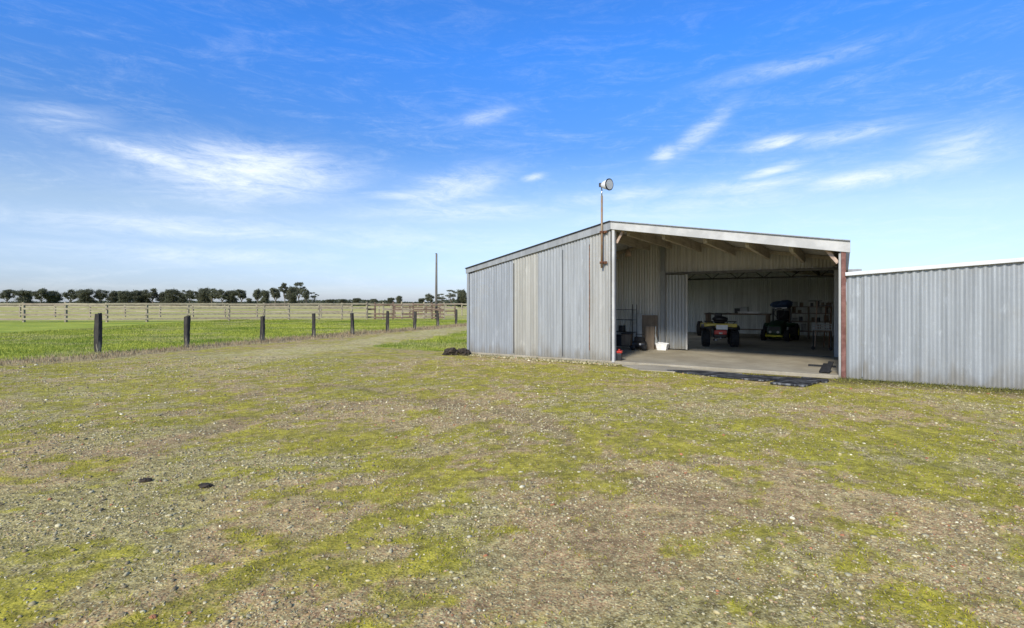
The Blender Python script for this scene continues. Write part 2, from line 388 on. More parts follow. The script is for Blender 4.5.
def stones(name, x, y, size, cols):
    z = gz(x, y); V0, F0 = ico(); n = len(x)
    sc = size[:,None]*np.stack([rng.uniform(.75,1.5,n), rng.uniform(.6,1.1,n), rng.uniform(.35,.75,n)],1)
    P = V0[None]*(1+rng.uniform(-.22,.22,(n,12,1)))*sc[:,None,:]
    tx = rng.uniform(-.35,.35,n); c, s = np.cos(tx)[:,None], np.sin(tx)[:,None]
    P = np.stack([P[...,0], P[...,1]*c-P[...,2]*s, P[...,1]*s+P[...,2]*c], -1)
    a = rng.uniform(0,2*PI,n); c, s = np.cos(a)[:,None], np.sin(a)[:,None]
    P = np.stack([P[...,0]*c-P[...,1]*s, P[...,0]*s+P[...,1]*c, P[...,2]], -1)
    P[...,0] += x[:,None]; P[...,1] += y[:,None]; P[...,2] += (z+sc[:,2]*.25)[:,None]
    Fc = (F0[None]+12*np.arange(n)[:,None,None]).reshape(-1,3)
    o = np_mesh(name, P.reshape(-1,3), Fc, M['stone'], cols=np.repeat(cols, 12, 0))
    return o
def stone_cols(n):
    pal = np.array([(.47,.41,.24),(.38,.32,.17),(.29,.235,.12),(.20,.16,.09),(.62,.56,.38),(.36,.24,.13),(.36,.15,.07),(.33,.30,.19),(.44,.36,.18)])
    k = rng.choice(len(pal), n, p=[.14,.21,.20,.15,.035,.085,.02,.08,.08]); return pal[k]*rng.uniform(.75,1.2,(n,1))
x, y = scatter(260000, 2.2, 15, 1.1)
g, st, tr, mo, br, wa, ed, de, lx, ly, rut = masks(x, y)
dens = (.95-.75*mo)*(.45+.9*ss(fbm(x,y,1.1,71,4),.38,.62))*(1-.35*ss(y,5,10))
keep = (rng.random(len(x)) < dens) & (g < .4) & ~((ly > -.05) & (lx > -4.9)) & ~((ly>-1.1)&(lx>.2)&(lx<5.2))
x = x[keep]; y = y[keep]; n = len(x)
size = np.minimum(.0037*np.exp(rng.normal(.0,.52,n)), .015)*(1+.085*y)
tag(stones('gravel', x, y, size, stone_cols(n)), 'loose pale and brown gravel scattered over the mossy yard', 'gravel', kind='stuff')
# washed stones against the foot of the clad wall
n = 2600; lx = rng.uniform(-4.95,.25,n); ly = -np.abs(rng.normal(0,.16,n))-.03
x = R0.x+U.x*lx+V.x*ly; y = R0.y+U.y*lx+V.y*ly
tag(stones('wall_gravel', x, y, rng.uniform(.010,.026,n), np.clip(stone_cols(n)*1.25,0,.75)), 'band of washed white stones along the foot of the iron wall', 'gravel', kind='stuff')

def blades(name, x, y, h, w, cols, label, lean=.5, mtl=None):
    n = len(x); z = gz(x,y); a = rng.uniform(0,2*PI,n); dx = np.cos(a)*w/2; dy = np.sin(a)*w/2
    b = rng.uniform(0,2*PI,n); L = h*rng.uniform(.1,1,n)*lean
    P = np.stack([np.stack([x-dx,y-dy,z-.003],1), np.stack([x+dx,y+dy,z-.003],1),
                  np.stack([x+np.cos(b)*L*.4+dx*.6,y+np.sin(b)*L*.4+dy*.6,z+h*.6],1), np.stack([x+np.cos(b)*L,y+np.sin(b)*L,z+h],1)],1)
    Fc = (np.array([(0,1,2),(0,2,3)])[None]+4*np.arange(n)[:,None,None]).reshape(-1,3)
    o = np_mesh(name, P.reshape(-1,3), Fc, M['grassblade'], cols=np.repeat(cols,4,0)); tag(o, label, 'grass', kind='stuff'); return o
x, y = scatter(260000, 2.2, 13.5, 1.2)
g, st, tr, mo, br, wa, ed, de, lx, ly, rut = masks(x, y)
keep = (rng.random(len(x)) < np.clip(mo*1.3,.15,1)*(.3+.7*ss(fbm(x,y,2.5,91,3),.4,.6))) & ~((ly > -.1) & (lx > -4.9)) & (g<.3)
x = x[keep]; y = y[keep]; n = len(x); mo = mo[keep]; q = rng.random((n,1))
c = np.array((.22,.22,.015))*(1-q)+np.array((.46,.42,.03))*q; dry = rng.random(n) < .2; c[dry] = np.array((.30,.25,.14))*rng.uniform(.7,1.2,(dry.sum(),1))
blades('moss_grass', x, y, rng.uniform(.006,.020,n)*(1+.04*y), rng.uniform(.002,.0045,n)*(1+.10*y), c, 'short yellow green moss and grass growing through the gravel', lean=1.3)
# lush grass: paddock edge, patch beside the shed, tufts on the post line and at the wall foot
n = 420000; x = rng.uniform(-26, 0, n); y = 12+36*rng.random(n)**1.25
g, st, tr, mo, br, wa, ed, de, lx, ly, rut = masks(x, y)
keep = (g > .35) & (rng.random(n) < .75) & ~((lx>-4.8)&(ly>-.1)) & (x > -y*1.12) & (st<.7); x = x[keep]; y = y[keep]; n = len(x); q = rng.random((n,1))*.6 + fbm(x,y,.5,77,3)[:,None]*.5
q = np.clip(q+(fbm(x,y*2,.35,88,3)[:,None]-.5)*1.1,0,1); c = np.array((.12,.19,.02))*(1-q)+np.array((.46,.46,.07))*q; w_ = (ss(fbm(x,y*1.8,.6,93,4),.5,.66)*.55)[:,None]; c = c*(1-w_)+np.array((.42,.37,.17))*w_
blades('paddock_grass', x, y, rng.uniform(.03,.085,n), rng.uniform(.008,.016,n)*(.5+y/20), c, 'bright green paddock grass behind the old posts and beside the shed', lean=.8)
n = 150000; x = rng.uniform(-22, -2, n); y = rng.uniform(11,44,n)
g, st, tr, mo, br, wa, ed, de, lx, ly, rut = masks(x, y)
keep = (de > .3) & (rng.random(n) < de) & (x > -y*1.12); x = x[keep]; y = y[keep]; n = len(x); q = rng.random((n,1))
c = np.array((.22,.15,.085))*(1-q)+np.array((.50,.40,.23))*q
blades('dead_grass', x, y, rng.uniform(.04,.16,n), rng.uniform(.006,.013,n)*(.5+y/20), c, 'dry reddish dead grass along the line of old posts')
n = 9000; lx = rng.uniform(-4.9,11,n); ly = -np.abs(rng.normal(0,.28,n))-.04
ok = ~((lx>.3)&(lx<4.9)&(ly>-.9)) & (rng.random(n) < np.where(lx>5,1,.35)); lx = lx[ok]; ly = ly[ok]; n = len(lx)
x = R0.x+U.x*lx+V.x*ly; y = R0.y+U.y*lx+V.y*ly; q = rng.random((n,1)); c = np.array((.07,.085,.02))*(1-q)+np.array((.24,.22,.06))*q
blades('wall_grass', x, y, rng.uniform(.02,.08,n), rng.uniform(.005,.011,n), c, 'ragged grass at the foot of the shed walls', lean=.9)

# ---------------------------------------------------------------- shed
ZR, ZL, ZE = 3.64, 2.60, 2.80                   # ridge, left eave, right eave (tops)
XL, XR, YB, YE = -4.63, 5.04, 4.23, 15.0
def roofz(lx): return ZR + (ZL-ZR)*(lx/XL) if lx < 0 else ZR + (ZE-ZR)*(lx/5.2)
def corr(x0, x1, ztop, zbot=.0, pitch=.09, amp=.010, wob=.0):
    """vertical corrugated sheet in the local xz plane, real waves, 1.2 mm turned edge"""
    n = max(4, int(round((x1-x0)/pitch*8))); mb = MB(); vs = []; fs = []; rows = 5
    for i in range(n+1):
        x = x0+(x1-x0)*i/n; y = amp*math.cos(2*PI*x/pitch)
        zb = zbot(x) if callable(zbot) else zbot; zt = ztop(x) if callable(ztop) else ztop
        for r in range(rows):
            w = wob*math.sin(x*2.1+r*1.3)*math.sin(r*.9+x*.7); vs.append((x, y+w, zb+(zt-zb)*r/(rows-1)))
    for i in range(n):
        for r in range(rows-1): a = i*rows+r; fs.append((a, a+rows, a+rows+1, a+1))
    return mb.add(vs, fs)
shed = empty('farm_shed', R0, A, 'big open bay farm shed clad in weathered corrugated iron with a low gable roof', 'shed')
# front cladding, sheet by sheet
px = [468.5, 514, 538, 563, 590, 610.5]; kinds = ['st_blue','st_cream','st_grey','st_grey','st_pale']
lab = ['blue grey corrugated wall panel at the far left','cream corrugated wall sheet','blue grey corrugated wall sheet','grey corrugated wall sheet with a pale blue smear','cream grey corrugated wall sheet behind the floodlight pole']
for i in range(5):
    a = LX(px[i],0)-(.03 if i else 0); b = LX(px[i+1],0)
    o = corr(a, b, lambda x: roofz(x)-.17, .05+random.uniform(-.01,.02), wob=.006).build('wall_sheet', M[kinds[i]], shed, smooth=True, loc=(0,-.005*(i%2),0), label=lab[i])
MB().box(LX(589.4,0), LX(590.1,0), -.022,-.018, .3, 3.1).build('rust_seam', M['rust'], shed)
MB().box(LX(562.8,0), LX(563.25,0), -.026,-.022, .1, 3.0).build('sheet_seam', M['dkmetal'], shed)
MB().box(LX(513.8,0), LX(514.3,0), -.026,-.022, .1, 2.7).build('sheet_seam', M['dkmetal'], shed)
MB().box(XL-.03, XL+.05, -.03, .05, .04, roofz(XL)-.15).build('corner_flashing', M['trim_dull'], shed, bevel=.006)
MB().box(.03, .105, -.035, .09, .02, 3.44).build('corner_post', M['trim'], shed, bevel=.006)
MB().box(XL, .0, .03, .12, .0, .10).build('bottom_plate', M['black'], shed)
# side and back walls
def sidewall(name, lx, y0, y1, zt, m): 
    o = corr(y0, y1, zt, .03).build(name, M[m], shed, smooth=True); o.location = (lx,0,0); o.rotation_euler = (0,0,PI/2); return o
sidewall('side_wall', XL, .0, .9, roofz(XL)-.02, 'st_grey'); sidewall('side_wall', XL, 3.9, 5.6, roofz(XL)-.02, 'st_grey'); sidewall('side_wall', XL, 13.4, YE, roofz(XL)-.02, 'st_grey')
for a_, b_ in ((.9,3.9),(5.6,9.4),(9.4,13.4)):  # openings added in the unseen left wall to let daylight in
    o = corr(a_, b_, roofz(XL)-.02, 2.3).build('added_opening_header', M['st_grey'], shed, smooth=True); o.location = (XL,0,0); o.rotation_euler = (0,0,PI/2)
MB().box(XL-.06, XL+.06, 9.34, 9.46, 0, 2.3).build('added_opening_post', M['purlin'], shed)  # post between the added openings
sidewall('side_wall', XR-.03, .10, YE, roofz(XR)-.02, 'st_pale')
corr(XL, XR, lambda x: roofz(x)-.1, .03).build('back_wall', M['st_deep'], shed, smooth=True, loc=(0,YE,0))
# bay wall with its big opening
lo, ro = LX(687,YB), LX(834,YB); lz = 2.53; xt = LX(665,YB)
corr(XL+.1, LX(686,YB+.05), lambda x: roofz(x)-.12, .07).build('bay_wall', M['st_in'], shed, smooth=True, loc=(0,YB,0))
corr(LX(686,YB+.05)-.02, XR-.06, lambda x: roofz(x)-.12, lz).build('bay_wall', M['st_in'], shed, smooth=True, loc=(0,YB,0), label='iron panel above the wide inner opening')
MB().box(xt-.12, xt+.02, YB-.10, YB-.02, .06, 3.40).build('inner_post', M['trim_dull'], shed, bevel=.008)
MB().box(LX(667,YB), XR-.08, YB-.13, YB-.02, lz-.07, lz).build('door_track', M['truss'], shed, bevel=.005)
MB().box(ro, XR-.05, YB-.06, YB+.04, .06, lz-.07).build('door_jamb', M['trim_dull'], shed)
dr = corr(LX(667,YB-.12), LX(687,YB-.12), lz-.09, .09, pitch=.1).build('sliding_door', M['st_grey'], shed, smooth=True, loc=(0,YB-.12,0), label='grey corrugated sliding door slid open to the left')
MB().box(LX(686.2,YB-.12), LX(687.6,YB-.12), YB-.15, YB-.10, .08, lz-.08).build('door_edge', M['trim'], dr, bevel=.004, loc=(0,-YB+.12,0))
# roof sheets, corrugations running down the slope
def roofsheet(x0, x1, y0, y1, m):
    n = int((y1-y0)/.14*6); vs = []; fs = []
    for i in range(n+1):
        y = y0+(y1-y0)*i/n; w = .012*math.cos(2*PI*y/.14)
        for x in (x0, x1): vs.append((x, y, roofz(x)-.015+w))
    for i in range(n): a = i*2; fs.append((a, a+1, a+3, a+2))
    return MB().add(vs, fs).build('roof', M[m], shed, smooth=True)
for (a_, b_) in ((-.04,6.4),(7.4,9.3),(10.6,YE+.1)):
    roofsheet(XL-.05, 0, a_, b_, 'st_roof'); roofsheet(0, 5.16, a_, b_, 'st_roof')
mk_, tk_, bk_ = mat('added_translucent_sheet', .4); tr_n = tk_.new('ShaderNodeBsdfTranslucent'); tr_n.inputs[0].default_value = (.75,.74,.68,1); mk_.node_tree.links.new(tr_n.outputs[0], mk_.node_tree.nodes['Material Output'].inputs[0]); M['light_sheet'] = mk_
for (a_, b_) in ((6.4,7.4),(9.3,10.6)):  # translucent sheets added in the unseen roof to brighten the inner room
    roofsheet(XL+.3, -.3, a_, b_, 'light_sheet').name = 'added_light_sheet'; roofsheet(0, 5.16, a_, b_, 'st_roof'); roofsheet(XL-.05, XL+.3, a_, b_, 'st_roof')
MB().add([(-.2,-.05,ZR-.03),(0,-.05,ZR+.02),(.2,-.05,ZR-.015),(-.2,YE+.1,ZR-.03),(0,YE+.1,ZR+.02),(.2,YE+.1,ZR-.015)],[(0,1,4,3),(1,2,5,4)]).build('ridge_cap', M['trim'], shed)
# barge boards
def barge(x0, x1, d, m, y=-.06, h=.19):
    z0 = roofz(x0)+.012; z1 = roofz(x1)+.012
    return MB().add([(x0,y,z0-h),(x1,y,z1-d),(x1,y,z1),(x0,y,z0),(x0,y+.045,z0-h),(x1,y+.045,z1-d),(x1,y+.045,z1),(x0,y+.045,z0)],
        [(0,1,2,3),(5,4,7,6),(0,4,5,1),(3,2,6,7),(0,3,7,4),(1,5,6,2)]).build('barge_board', M[m], shed, bevel=.006)
barge(XL-.05, -.002, .21, 'trim_dull', h=.15); barge(.002, 5.19, .235, 'trim', h=.20)
MB().bar((XL-.05,-.075,roofz(XL-.05)+.018), (0,-.075,ZR+.022), .05, .02).build('barge_lip', M['dkmetal'], shed)
MB().bar((0,-.075,ZR+.022), (5.19,-.075,roofz(5.19)+.022), .05, .018).build('barge_lip', M['trim_dull'], shed)
MB().box(5.11, 5.19, -.01, YE, ZE-.14, ZE-.03).build('gutter', M['trim'], shed, bevel=.01)
# timber behind the barge, purlins, braces, right post
def rafter(y, dx0, dx1, w=.06, h=.16, m='purlin'):
    mb = MB()
    for x0, x1 in ((dx0, 0), (0, dx1)):
        mb.bar((x0,y,roofz(x0)-.035-h/2), (x1,y,roofz(x1)-.035-h/2), w, h)
    return mb.build('rafter', M[m], shed)
rafter(.04, .12-.12+.001-4.4, 5.0); rafter(YB-.12, -4.4, 4.9, .05, .10); rafter(YE-.3, -4.5, 4.9)
for p in (-3.6,-2.5,-1.4,-.35,.35, LX(660,0), LX(702,0), LX(745,0), LX(790,0), 4.85):
    MB().box(p-.04, p+.04, .30, YB-.03, roofz(p)-.285, roofz(p)-.036).build('purlin', M['purlin'], shed)
    MB().box(p-.035, p+.035, YB+.05, YE-.05, roofz(p)-.2, roofz(p)-.035).build('purlin', M['truss'], shed)
xp = 5.07
MB().box(xp-.04, xp+.045, -.04, .03, -.03, roofz(xp)-.2).build('end_post', M['red_post'], shed, bevel=.01, label='red oxide timber post at the right of the opening')
MB().box(xp-.085, xp-.043, -.03, .10, .0, roofz(xp)-.25).build('post_flashing', M['st_pale'], shed, bevel=.004)
MB().bar((LX(824,.1), .12, zat(247,LX(824,.1),.12)), (LX(838,.1), .12, zat(263,LX(838,.1),.12)), .05,.07).build('knee_brace', M['brace'], shed)
MB().bar((.10,.14,zat(243,.1,.14)), (LX(623,.14), .14, zat(231,LX(623,.14),.14)), .04,.06).build('knee_brace', M['brace'], shed)
# floor slab
MB().box(XL+.05, XR+.01, -.02, YE-.02, -.05, .055).build('floor_slab', M['concrete'], shed, bevel=.012)
MB().box(LX(687,YB), XR-.1, YB-.03, YB+.07, .0552, .062).build('door_sill', M['truss'], shed)
# lattice truss across the dark inner room
ty = 7.0
mb = MB(); zc = 2.42; zt = 2.86; x = -4.4
mb.bar((-4.4,ty,zc),(4.95,ty,zc),.05,.05); mb.bar((-4.4,ty,zt-.1),(4.95,ty,zt-.1),.05,.05); k = 0
while x < 4.7:
    mb.bar((x,ty,zc if k%2 else zt-.1),(x+.42,ty,zt-.1 if k%2 else zc),.025,.025); x += .42; k += 1
mb.build('roof_truss', M['dkmetal'], shed)

# ---------------------------------------------------------------- shed to the right
sid = empty('side_shed', W(5.12,0), A, 'lower lean-to shed of silver corrugated iron with white capping, right of the red post', 'shed')
def szt(x): return 2.14+.068*x
w0 = LX(862,0)-5.12
corr(.0, w0+.03, lambda x: szt(x)-.02, .0, pitch=.13, amp=.015).build('wall_sheet', M['st_side'], sid, smooth=True)
corr(w0, 3.0, lambda x: szt(x)-.02, .0, pitch=.13, amp=.015, wob=.008).build('wall_sheet', M['st_side'], sid, smooth=True, loc=(0,-.012,0))
corr(2.97, 6.2, lambda x: szt(x)-.02, .0, pitch=.13, amp=.015, wob=.008).build('wall_sheet', M['st_grey'], sid, smooth=True)
MB().box(w0-.004, w0+.014, -.034,-.024, .05, 2.08).build('sheet_seam', M['trim_dull'], sid, bevel=.003)
MB().bar((-.02,-.02,szt(0)), (6.25,-.02,szt(6.25)), .12, .075).build('capping', M['white_cap'], sid, bevel=.008)
MB().add([(0,.03,szt(0)-.02),(6.2,.03,szt(6.2)-.02),(6.2,8,szt(6.2)+.1),(0,8,szt(0)+.1)],[(0,1,2,3)]).build('roof', M['st_roof'], sid)
o = corr(0.02, 8, szt(6.2)-.05, 0).build('end_wall', M['st_grey'], sid, smooth=True, loc=(6.2,0,0)); o.rotation_euler=(0,0,PI/2)
MB().box(.03,.27,.3,.5,2.2,2.26).build('gutter_end', M['trim_dull'], sid, bevel=.005)

# ---------------------------------------------------------------- floodlight on its pole
fx = LX(602,-.08)
fl = empty('floodlight', W(fx,-.09), A, 'round white floodlight on a rusty pole bolted to the shed corner', 'light')
zb_, zt_ = zat(266,fx,-.09), zat(196,fx,-.09)
MB().tube([(0,0,zb_-.05),(0,0,zt_)], .028, 12).build('pole', M['galv_pipe'], fl, smooth=True)
MB().tube([(0,0,zt_),(0,0,zt_+.16)], .018, 10).build('stem', M['chrome'], fl, smooth=True)
for z in (zat(232,fx,-.09), zat(262.5,fx,-.09)):
    MB().box(-.07,.13,.015,.055,z-.03,z+.03).box(-.045,.045,-.04,.015,z-.025,z+.025).tube([(.1,0,z),(.1,.05,z)],.014,8).build('bracket', M['rust'], fl, bevel=.004)
zl = zt_+.27
lamp = MB(); prof = [(-.13,.03),(-.10,.07),(-.02,.105),(.08,.135),(.115,.14)]
d = Vector((.95,-.31,-.08)).normalized()
lamp.tube([d*a for a,r in prof], [r for a,r in prof], 20)
sh_ = lamp.build('lamp_shade', M['white'], fl, smooth=True, loc=(.11,-.02,zl))
MB().tube([d*.112, d*.135], .152, 24).build('rim', M['black_pl'], sh_)
MB().tube([d*.13, d*.142], .125, 24).build('lens', M['lens'], sh_)
MB().tube([(-.0,0,zt_+.15),(-.02,0,zl),(.03,0,zl+.02)], .016, 8).box(-.07,.0,-.03,.03,zl-.03,zl+.07).build('yoke', M['dkmetal'], fl)
# small lamp in the bay ceiling
bx, by = LX(628,3.6), 3.6
bl = empty('bay_lamp', W(bx,by, 0), A, 'small hanging work lamp under the bay roof', 'light'); zc = zat(252,bx,by)
MB().tube([(0,0,roofz(bx)-.05),(0,0,zc+.06)], .01, 6).build('cord', M['black_pl'], bl)
MB().tube([(0,0,zc-.14),(0,0,zc),(0,0,zc+.08)], [.10,.08,.04], 14).build('lamp_shade', M['brace'], bl, smooth=True)

# ---------------------------------------------------------------- things in the bay and the shed
FZ = .055
def inside(name, px, ly, label, cat, group=None, rz=0): return empty(name, W(LX(px,ly),ly,FZ), A+rz, label, cat, group)
def atf(px, py):                                # floor point
    Y = F*(H-FZ)/(py-HY); return Vector(((px-512)/F*Y, Y, FZ))
# wire rack
rk = inside('wire_rack', 624, 3.55, 'tall black wire rack standing against the left of the bay', 'rack')
hgt = 1.45; wd = .36
for sx in (-wd, wd):
    for sy in (-.2, .2): MB().tube([(sx,sy,0),(sx,sy,hgt)], .014, 6).build('post', M['dkmetal'], rk)
for z in (.1, .55, .95, 1.28):
    mb = MB()
    for k in range(6): mb.tube([(-wd, -.2+.08*k, z),(wd,-.2+.08*k,z)], .007, 5)
    for sx in (-wd,0,wd): mb.tube([(sx,-.2,z),(sx,.2,z)], .009, 5)
    mb.build('shelf', M['dkmetal'], rk)
for (pxx, z, s, m, lb) in ((620,.11,.17,'black_pl','black box on the bottom shelf of the wire rack, at its left'),(627,.11,.2,'crate','brown tool box on the bottom shelf of the wire rack'),(622,.56,.10,'dkmetal','small dark box on the middle shelf of the wire rack')):
    b_ = inside('storage_box', pxx, 3.55, lb, 'box'); b_.location.z += z
    MB().box(-s*.8,s*.8,-.13,.13,.0,s*1.9).build('box_body', M[m], b_, bevel=.02); MB().box(-s*.83,s*.83,-.14,.14,s*1.9+.002,s*2.05).build('lid', M['black_pl'], b_, bevel=.008)
# white board, brown cupboard, engine, white bucket
wb = inside('white_board', 637, 3.95, 'white board leaning on the bay wall beside the wire rack', 'board')
MB().box(-.16,.16,-.02,.0,0,1.13).box(-.16,.16,-.026,-.02,1.06,1.13).build('panel', M['offwhite'], wb, bevel=.005); wb.rotation_euler.x = -.04
cb = inside('plywood_panel', 648.5, 4.05, 'brown plywood panel standing against the bay wall', 'panel')
MB().box(-.30,.30,-.03,0,0,1.10).build('sheet', M['ply'], cb, bevel=.004); MB().box(-.05,.24,-.17,-.035,0,.74).build('box_front', M['ply'], cb, bevel=.01)
en = inside('portable_compressor', 640, 3.4, 'small black motor unit on the bay floor before the white board', 'compressor')
MB().tube([(-.24,0,.17),(-.2,0,.17),(.18,0,.17),(.22,0,.17)], [.06,.13,.13,.06], 14).build('tank', M['black_pl'], en, smooth=True)
MB().box(-.16,.14,-.1,.1,.26,.42).build('motor', M['black'], en, bevel=.03)
for sx in (-.18,.18): MB().tube([(sx,-.17,.085),(sx,-.13,.085)], .085, 14).build('wheel', M['black'], en, smooth=True)
MB().tube([(.05,-.125,.2),(.05,-.15,.2)], .03, 10).build('cap', M['white'], en)
MB().tube([(-.15,.05,.40),(-.15,.05,.50),(.12,.05,.50),(.12,.05,.40)], .012, 6).build('handle', M['black_pl'], en)
bk = inside('white_tub', 662.5, 3.85, 'white plastic tub on the floor at the foot of the sliding door', 'tub')
MB().add([(-.14,-.12,0),(.14,-.12,0),(.14,.12,0),(-.14,.12,0),(-.18,-.15,.22),(.18,-.15,.19),(.18,.15,.21),(-.18,.15,.24)],[(0,3,2,1),(0,1,5,4),(1,2,6,5),(2,3,7,6),(3,0,4,7)]).build('tub_body', M['white'], bk)
MB().box(-.13,.13,-.11,.11,.02,.13).build('contents', M['offwhite'], bk, bevel=.02)
rg = inside('white_rag', 656, 4.0, 'white cloth hanging down the bay wall above the white tub', 'cloth')
vs = []; fs = []
for i in range(7):
    for j in range(9):
        vs.append((-.05+.1*i/6*(1-.5*j/8)+.02*math.sin(j), -.03-.02*math.sin(i*1.7+j*.6), .12+.62*j/8))
for i in range(6):
    for j in range(8): a = i*9+j; fs.append((a,a+9,a+10,a+1))
cl = MB().add(vs,fs).build('cloth_fold', M['offwhite'], rg, smooth=True); sm = cl.modifiers.new('s','SOLIDIFY'); sm.thickness=.008
# red topped black can by the corner post
cn = empty('fuel_can', W(LX(618.5,.25),.25,FZ), A+.2, 'black can with a red top just inside the corner post', 'can')
MB().box(-.07,.09,-.09,.09,0,.19).build('can_body', M['black_pl'], cn, bevel=.02); MB().box(-.08,.10,-.1,.1,.192,.25).tube([(.02,0,.25),(.02,0,.29)],.025,10).build('can_top', M['red'], cn, bevel=.01)
# black planks by the right post
for i, (a, b_, c_, lb) in enumerate(((LX(826,.3),LX(831,.5),.24,'black plank leaning nearest the red post'),(LX(821,.35),LX(826,.6),.19,'black plank leaning left of the other by the red post'),(LX(817,1.5),LX(827,1.5),.05,'short black plank lying on the slab by the side wall'))):
    p = empty('plank', W((a+b_)/2,.42 if i<2 else 1.5,FZ), A, lb, 'plank'); d = (b_-a)/2
    if i < 2: MB().bar((-d*.6,-.28,.03),(d*.6+.02,.1,c_-.02),.10,.03).build('board', M['black'], p, bevel=.004)
    else: MB().box(-.28,.28,-.05,.05,0,.04).build('board', M['black'], p, bevel=.004)

# quad bike seen from behind
def tyre(mb, c, r, w, ax=(1,0,0)):
    c = Vector(c); ax = Vector(ax)
    pr = [(-.5,.62),(-.5,.82),(-.38,.97),(-.12,1.0),(.12,1.0),(.38,.97),(.5,.82),(.5,.62)]
    mb.tube([c+ax*(a*w) for a,q in pr], [r*q for a,q in pr], 20)
    for k in range(18):                          # knobbly tread
        t = 2*PI*k/18
        for s in (-.25,.25):
            p = c + ax*(s*w) + Vector((0,math.cos(t),math.sin(t)))*r
            mb.box(p.x-w*.17,p.x+w*.17,p.y-.022,p.y+.022,p.z-.02,p.z+.012)
    return mb
qp = atf(720,346.5); qd = math.atan2(qp.x, qp.y)
qb = empty('quad_bike', qp, -qd+.06, 'yellow and black quad bike seen from behind inside the shed', 'quad bike')
for sx in (-.46,.46):
    w_ = tyre(MB(), (0,0,0), .29, .27).build('wheel', M['black'], qb, smooth=False, loc=(sx,0,.29))
    MB().tube([(-.142,0,0),(.142,0,0)], .15, 14).tube([(-.15,0,0),(.15,0,0)], .05, 10).build('rim', M['dkmetal'], w_)
for sx in (-.43,.43):
    w_ = tyre(MB(), (0,0,0), .28, .2).build('wheel', M['black'], qb, loc=(sx,1.22,.28)); MB().tube([(-.11,0,0),(.11,0,0)], .15, 14).build('rim', M['dkmetal'], w_)
MB().box(-.22,.22,-.12,1.4,.30,.60).build('chassis', M['black_pl'], qb, bevel=.05)
def fender(s, y0, m):
    mb = MB(); vs = []; fs = []
    for i in range(9):
        t = PI*(.05+.9*i/8); y = y0-.40*math.cos(t); z = .62+.16*math.sin(t)
        for x in (s*.17, s*.60): vs.append((x,y,z-(.05 if abs(x)>.5 else 0)))
    for i in range(8): a = i*2; fs.append((a,a+1,a+3,a+2))
    o = mb.add(vs,fs).build('mudguard', M[m], qb, smooth=True); q = o.modifiers.new('s','SOLIDIFY'); q.thickness=.03; return o
for s in (-1,1): fender(s, .05, 'black_pl'); fender(s, 1.22, 'yellow')
MB().box(-.52,.52,-.30,-.24,.68,.80).build('rear_panel', M['yellow'], qb, bevel=.02)
mb = MB()
for y in (-.3,-.15,0,.12): mb.tube([(-.5,y,.86),(.5,y,.86)], .013, 6)
for x in (-.5,-.25,.25,.5): mb.tube([(x,-.3,.86),(x,.12,.86)], .013, 6).tube([(x,-.1,.86),(x*.7,-.05,.74)], .012, 6)
mb.build('rear_rack', M['black_pl'], qb)
MB().box(-.17,.17,.10,.80,.76,.92).build('seat', M['black'], qb, bevel=.06)
MB().blob((0,-.02,.94),.2,12,8,.1,1.3,.7,.55).build('rack_bag', M['black_pl'], qb, smooth=True)
MB().box(-.14,.22,-.36,-.335,.60,.75).build('number_plate', M['white'], qb, bevel=.006)
MB().box(-.20,.20,-.34,-.30,.43,.58).build('tail_panel', M['red'], qb, bevel=.02)
MB().box(-.055,.055,-.375,-.342,.45,.50).build('tail_light', M['lens'], qb, bevel=.006)
MB().tube([(0,-.05,.30),(0,-.34,.28)], .022, 8).blob((0,-.36,.31),.035).build('tow_ball', M['chrome'], qb, smooth=True)
MB().tube([(-.2,-.2,.24),(-.13,-.34,.24)], .04, 10).build('exhaust', M['chrome'], qb, smooth=True)
MB().tube([(-.42,.72,1.12),(-.3,.82,1.14),(-.08,.92,1.08),(.08,.92,1.08),(.3,.82,1.14),(.42,.72,1.12)], .016, 8).tube([(0,.92,1.08),(0,1.05,.75)], .03, 8).build('handlebar', M['black_pl'], qb, smooth=True)
MB().box(-.13,.13,.9,1.05,.98,1.14).build('dash', M['black_pl'], qb, bevel=.03)

# ride on mower, front towards us, with a blue tarp over wheel and seat
mp_ = atf(775,341); md = math.atan2(mp_.x, mp_.y)
mw = empty('ride_on_mower', mp_, -md-.18, 'dark green ride-on mower with a yellow bumper parked in the dark shed', 'mower')
for sx in (-.42,.42):
    w_ = tyre(MB(), (0,0,0), .22, .17).build('wheel', M['black'], mw, loc=(sx,.05,.22)); MB().tube([(-.095,0,0),(.095,0,0)], .10, 12).build('rim', M['ylw2'], w_)
for sx in (-.50,.50):
    w_ = tyre(MB(), (0,0,0), .33, .28).build('wheel', M['black'], mw, loc=(sx,1.25,.33)); MB().tube([(-.15,0,0),(.15,0,0)], .16, 12).build('rim', M['ylw2'], w_)
hd = MB().add([(-.27,-.15,.25),(.27,-.15,.25),(.30,.75,.25),(-.30,.75,.25),(-.24,-.12,.62),(.24,-.12,.62),(.28,.75,.80),(-.28,.75,.80)],
    [(0,3,2,1),(4,5,6,7),(0,1,5,4),(1,2,6,5),(2,3,7,6),(3,0,4,7)]).build('bonnet', M['green'], mw, bevel=.06)
MB().box(-.2,.2,-.185,-.16,.42,.56).build('grille', M['black_pl'], hd)
for sx in (-.14,.14): MB().tube([(sx,-.17,.36),(sx,-.205,.36)], .05, 14).build('headlight', M['lens'], mw)
MB().box(-.30,.30,-.27,-.21,.17,.25).build('bumper', M['ylw2'], mw, bevel=.02)
MB().box(-.55,.55,.35,.95,.10,.22).build('cutting_deck', M['green'], mw, bevel=.04)
MB().box(-.58,.58,.9,1.6,.52,.68).build('rear_body', M['green'], mw, bevel=.08)
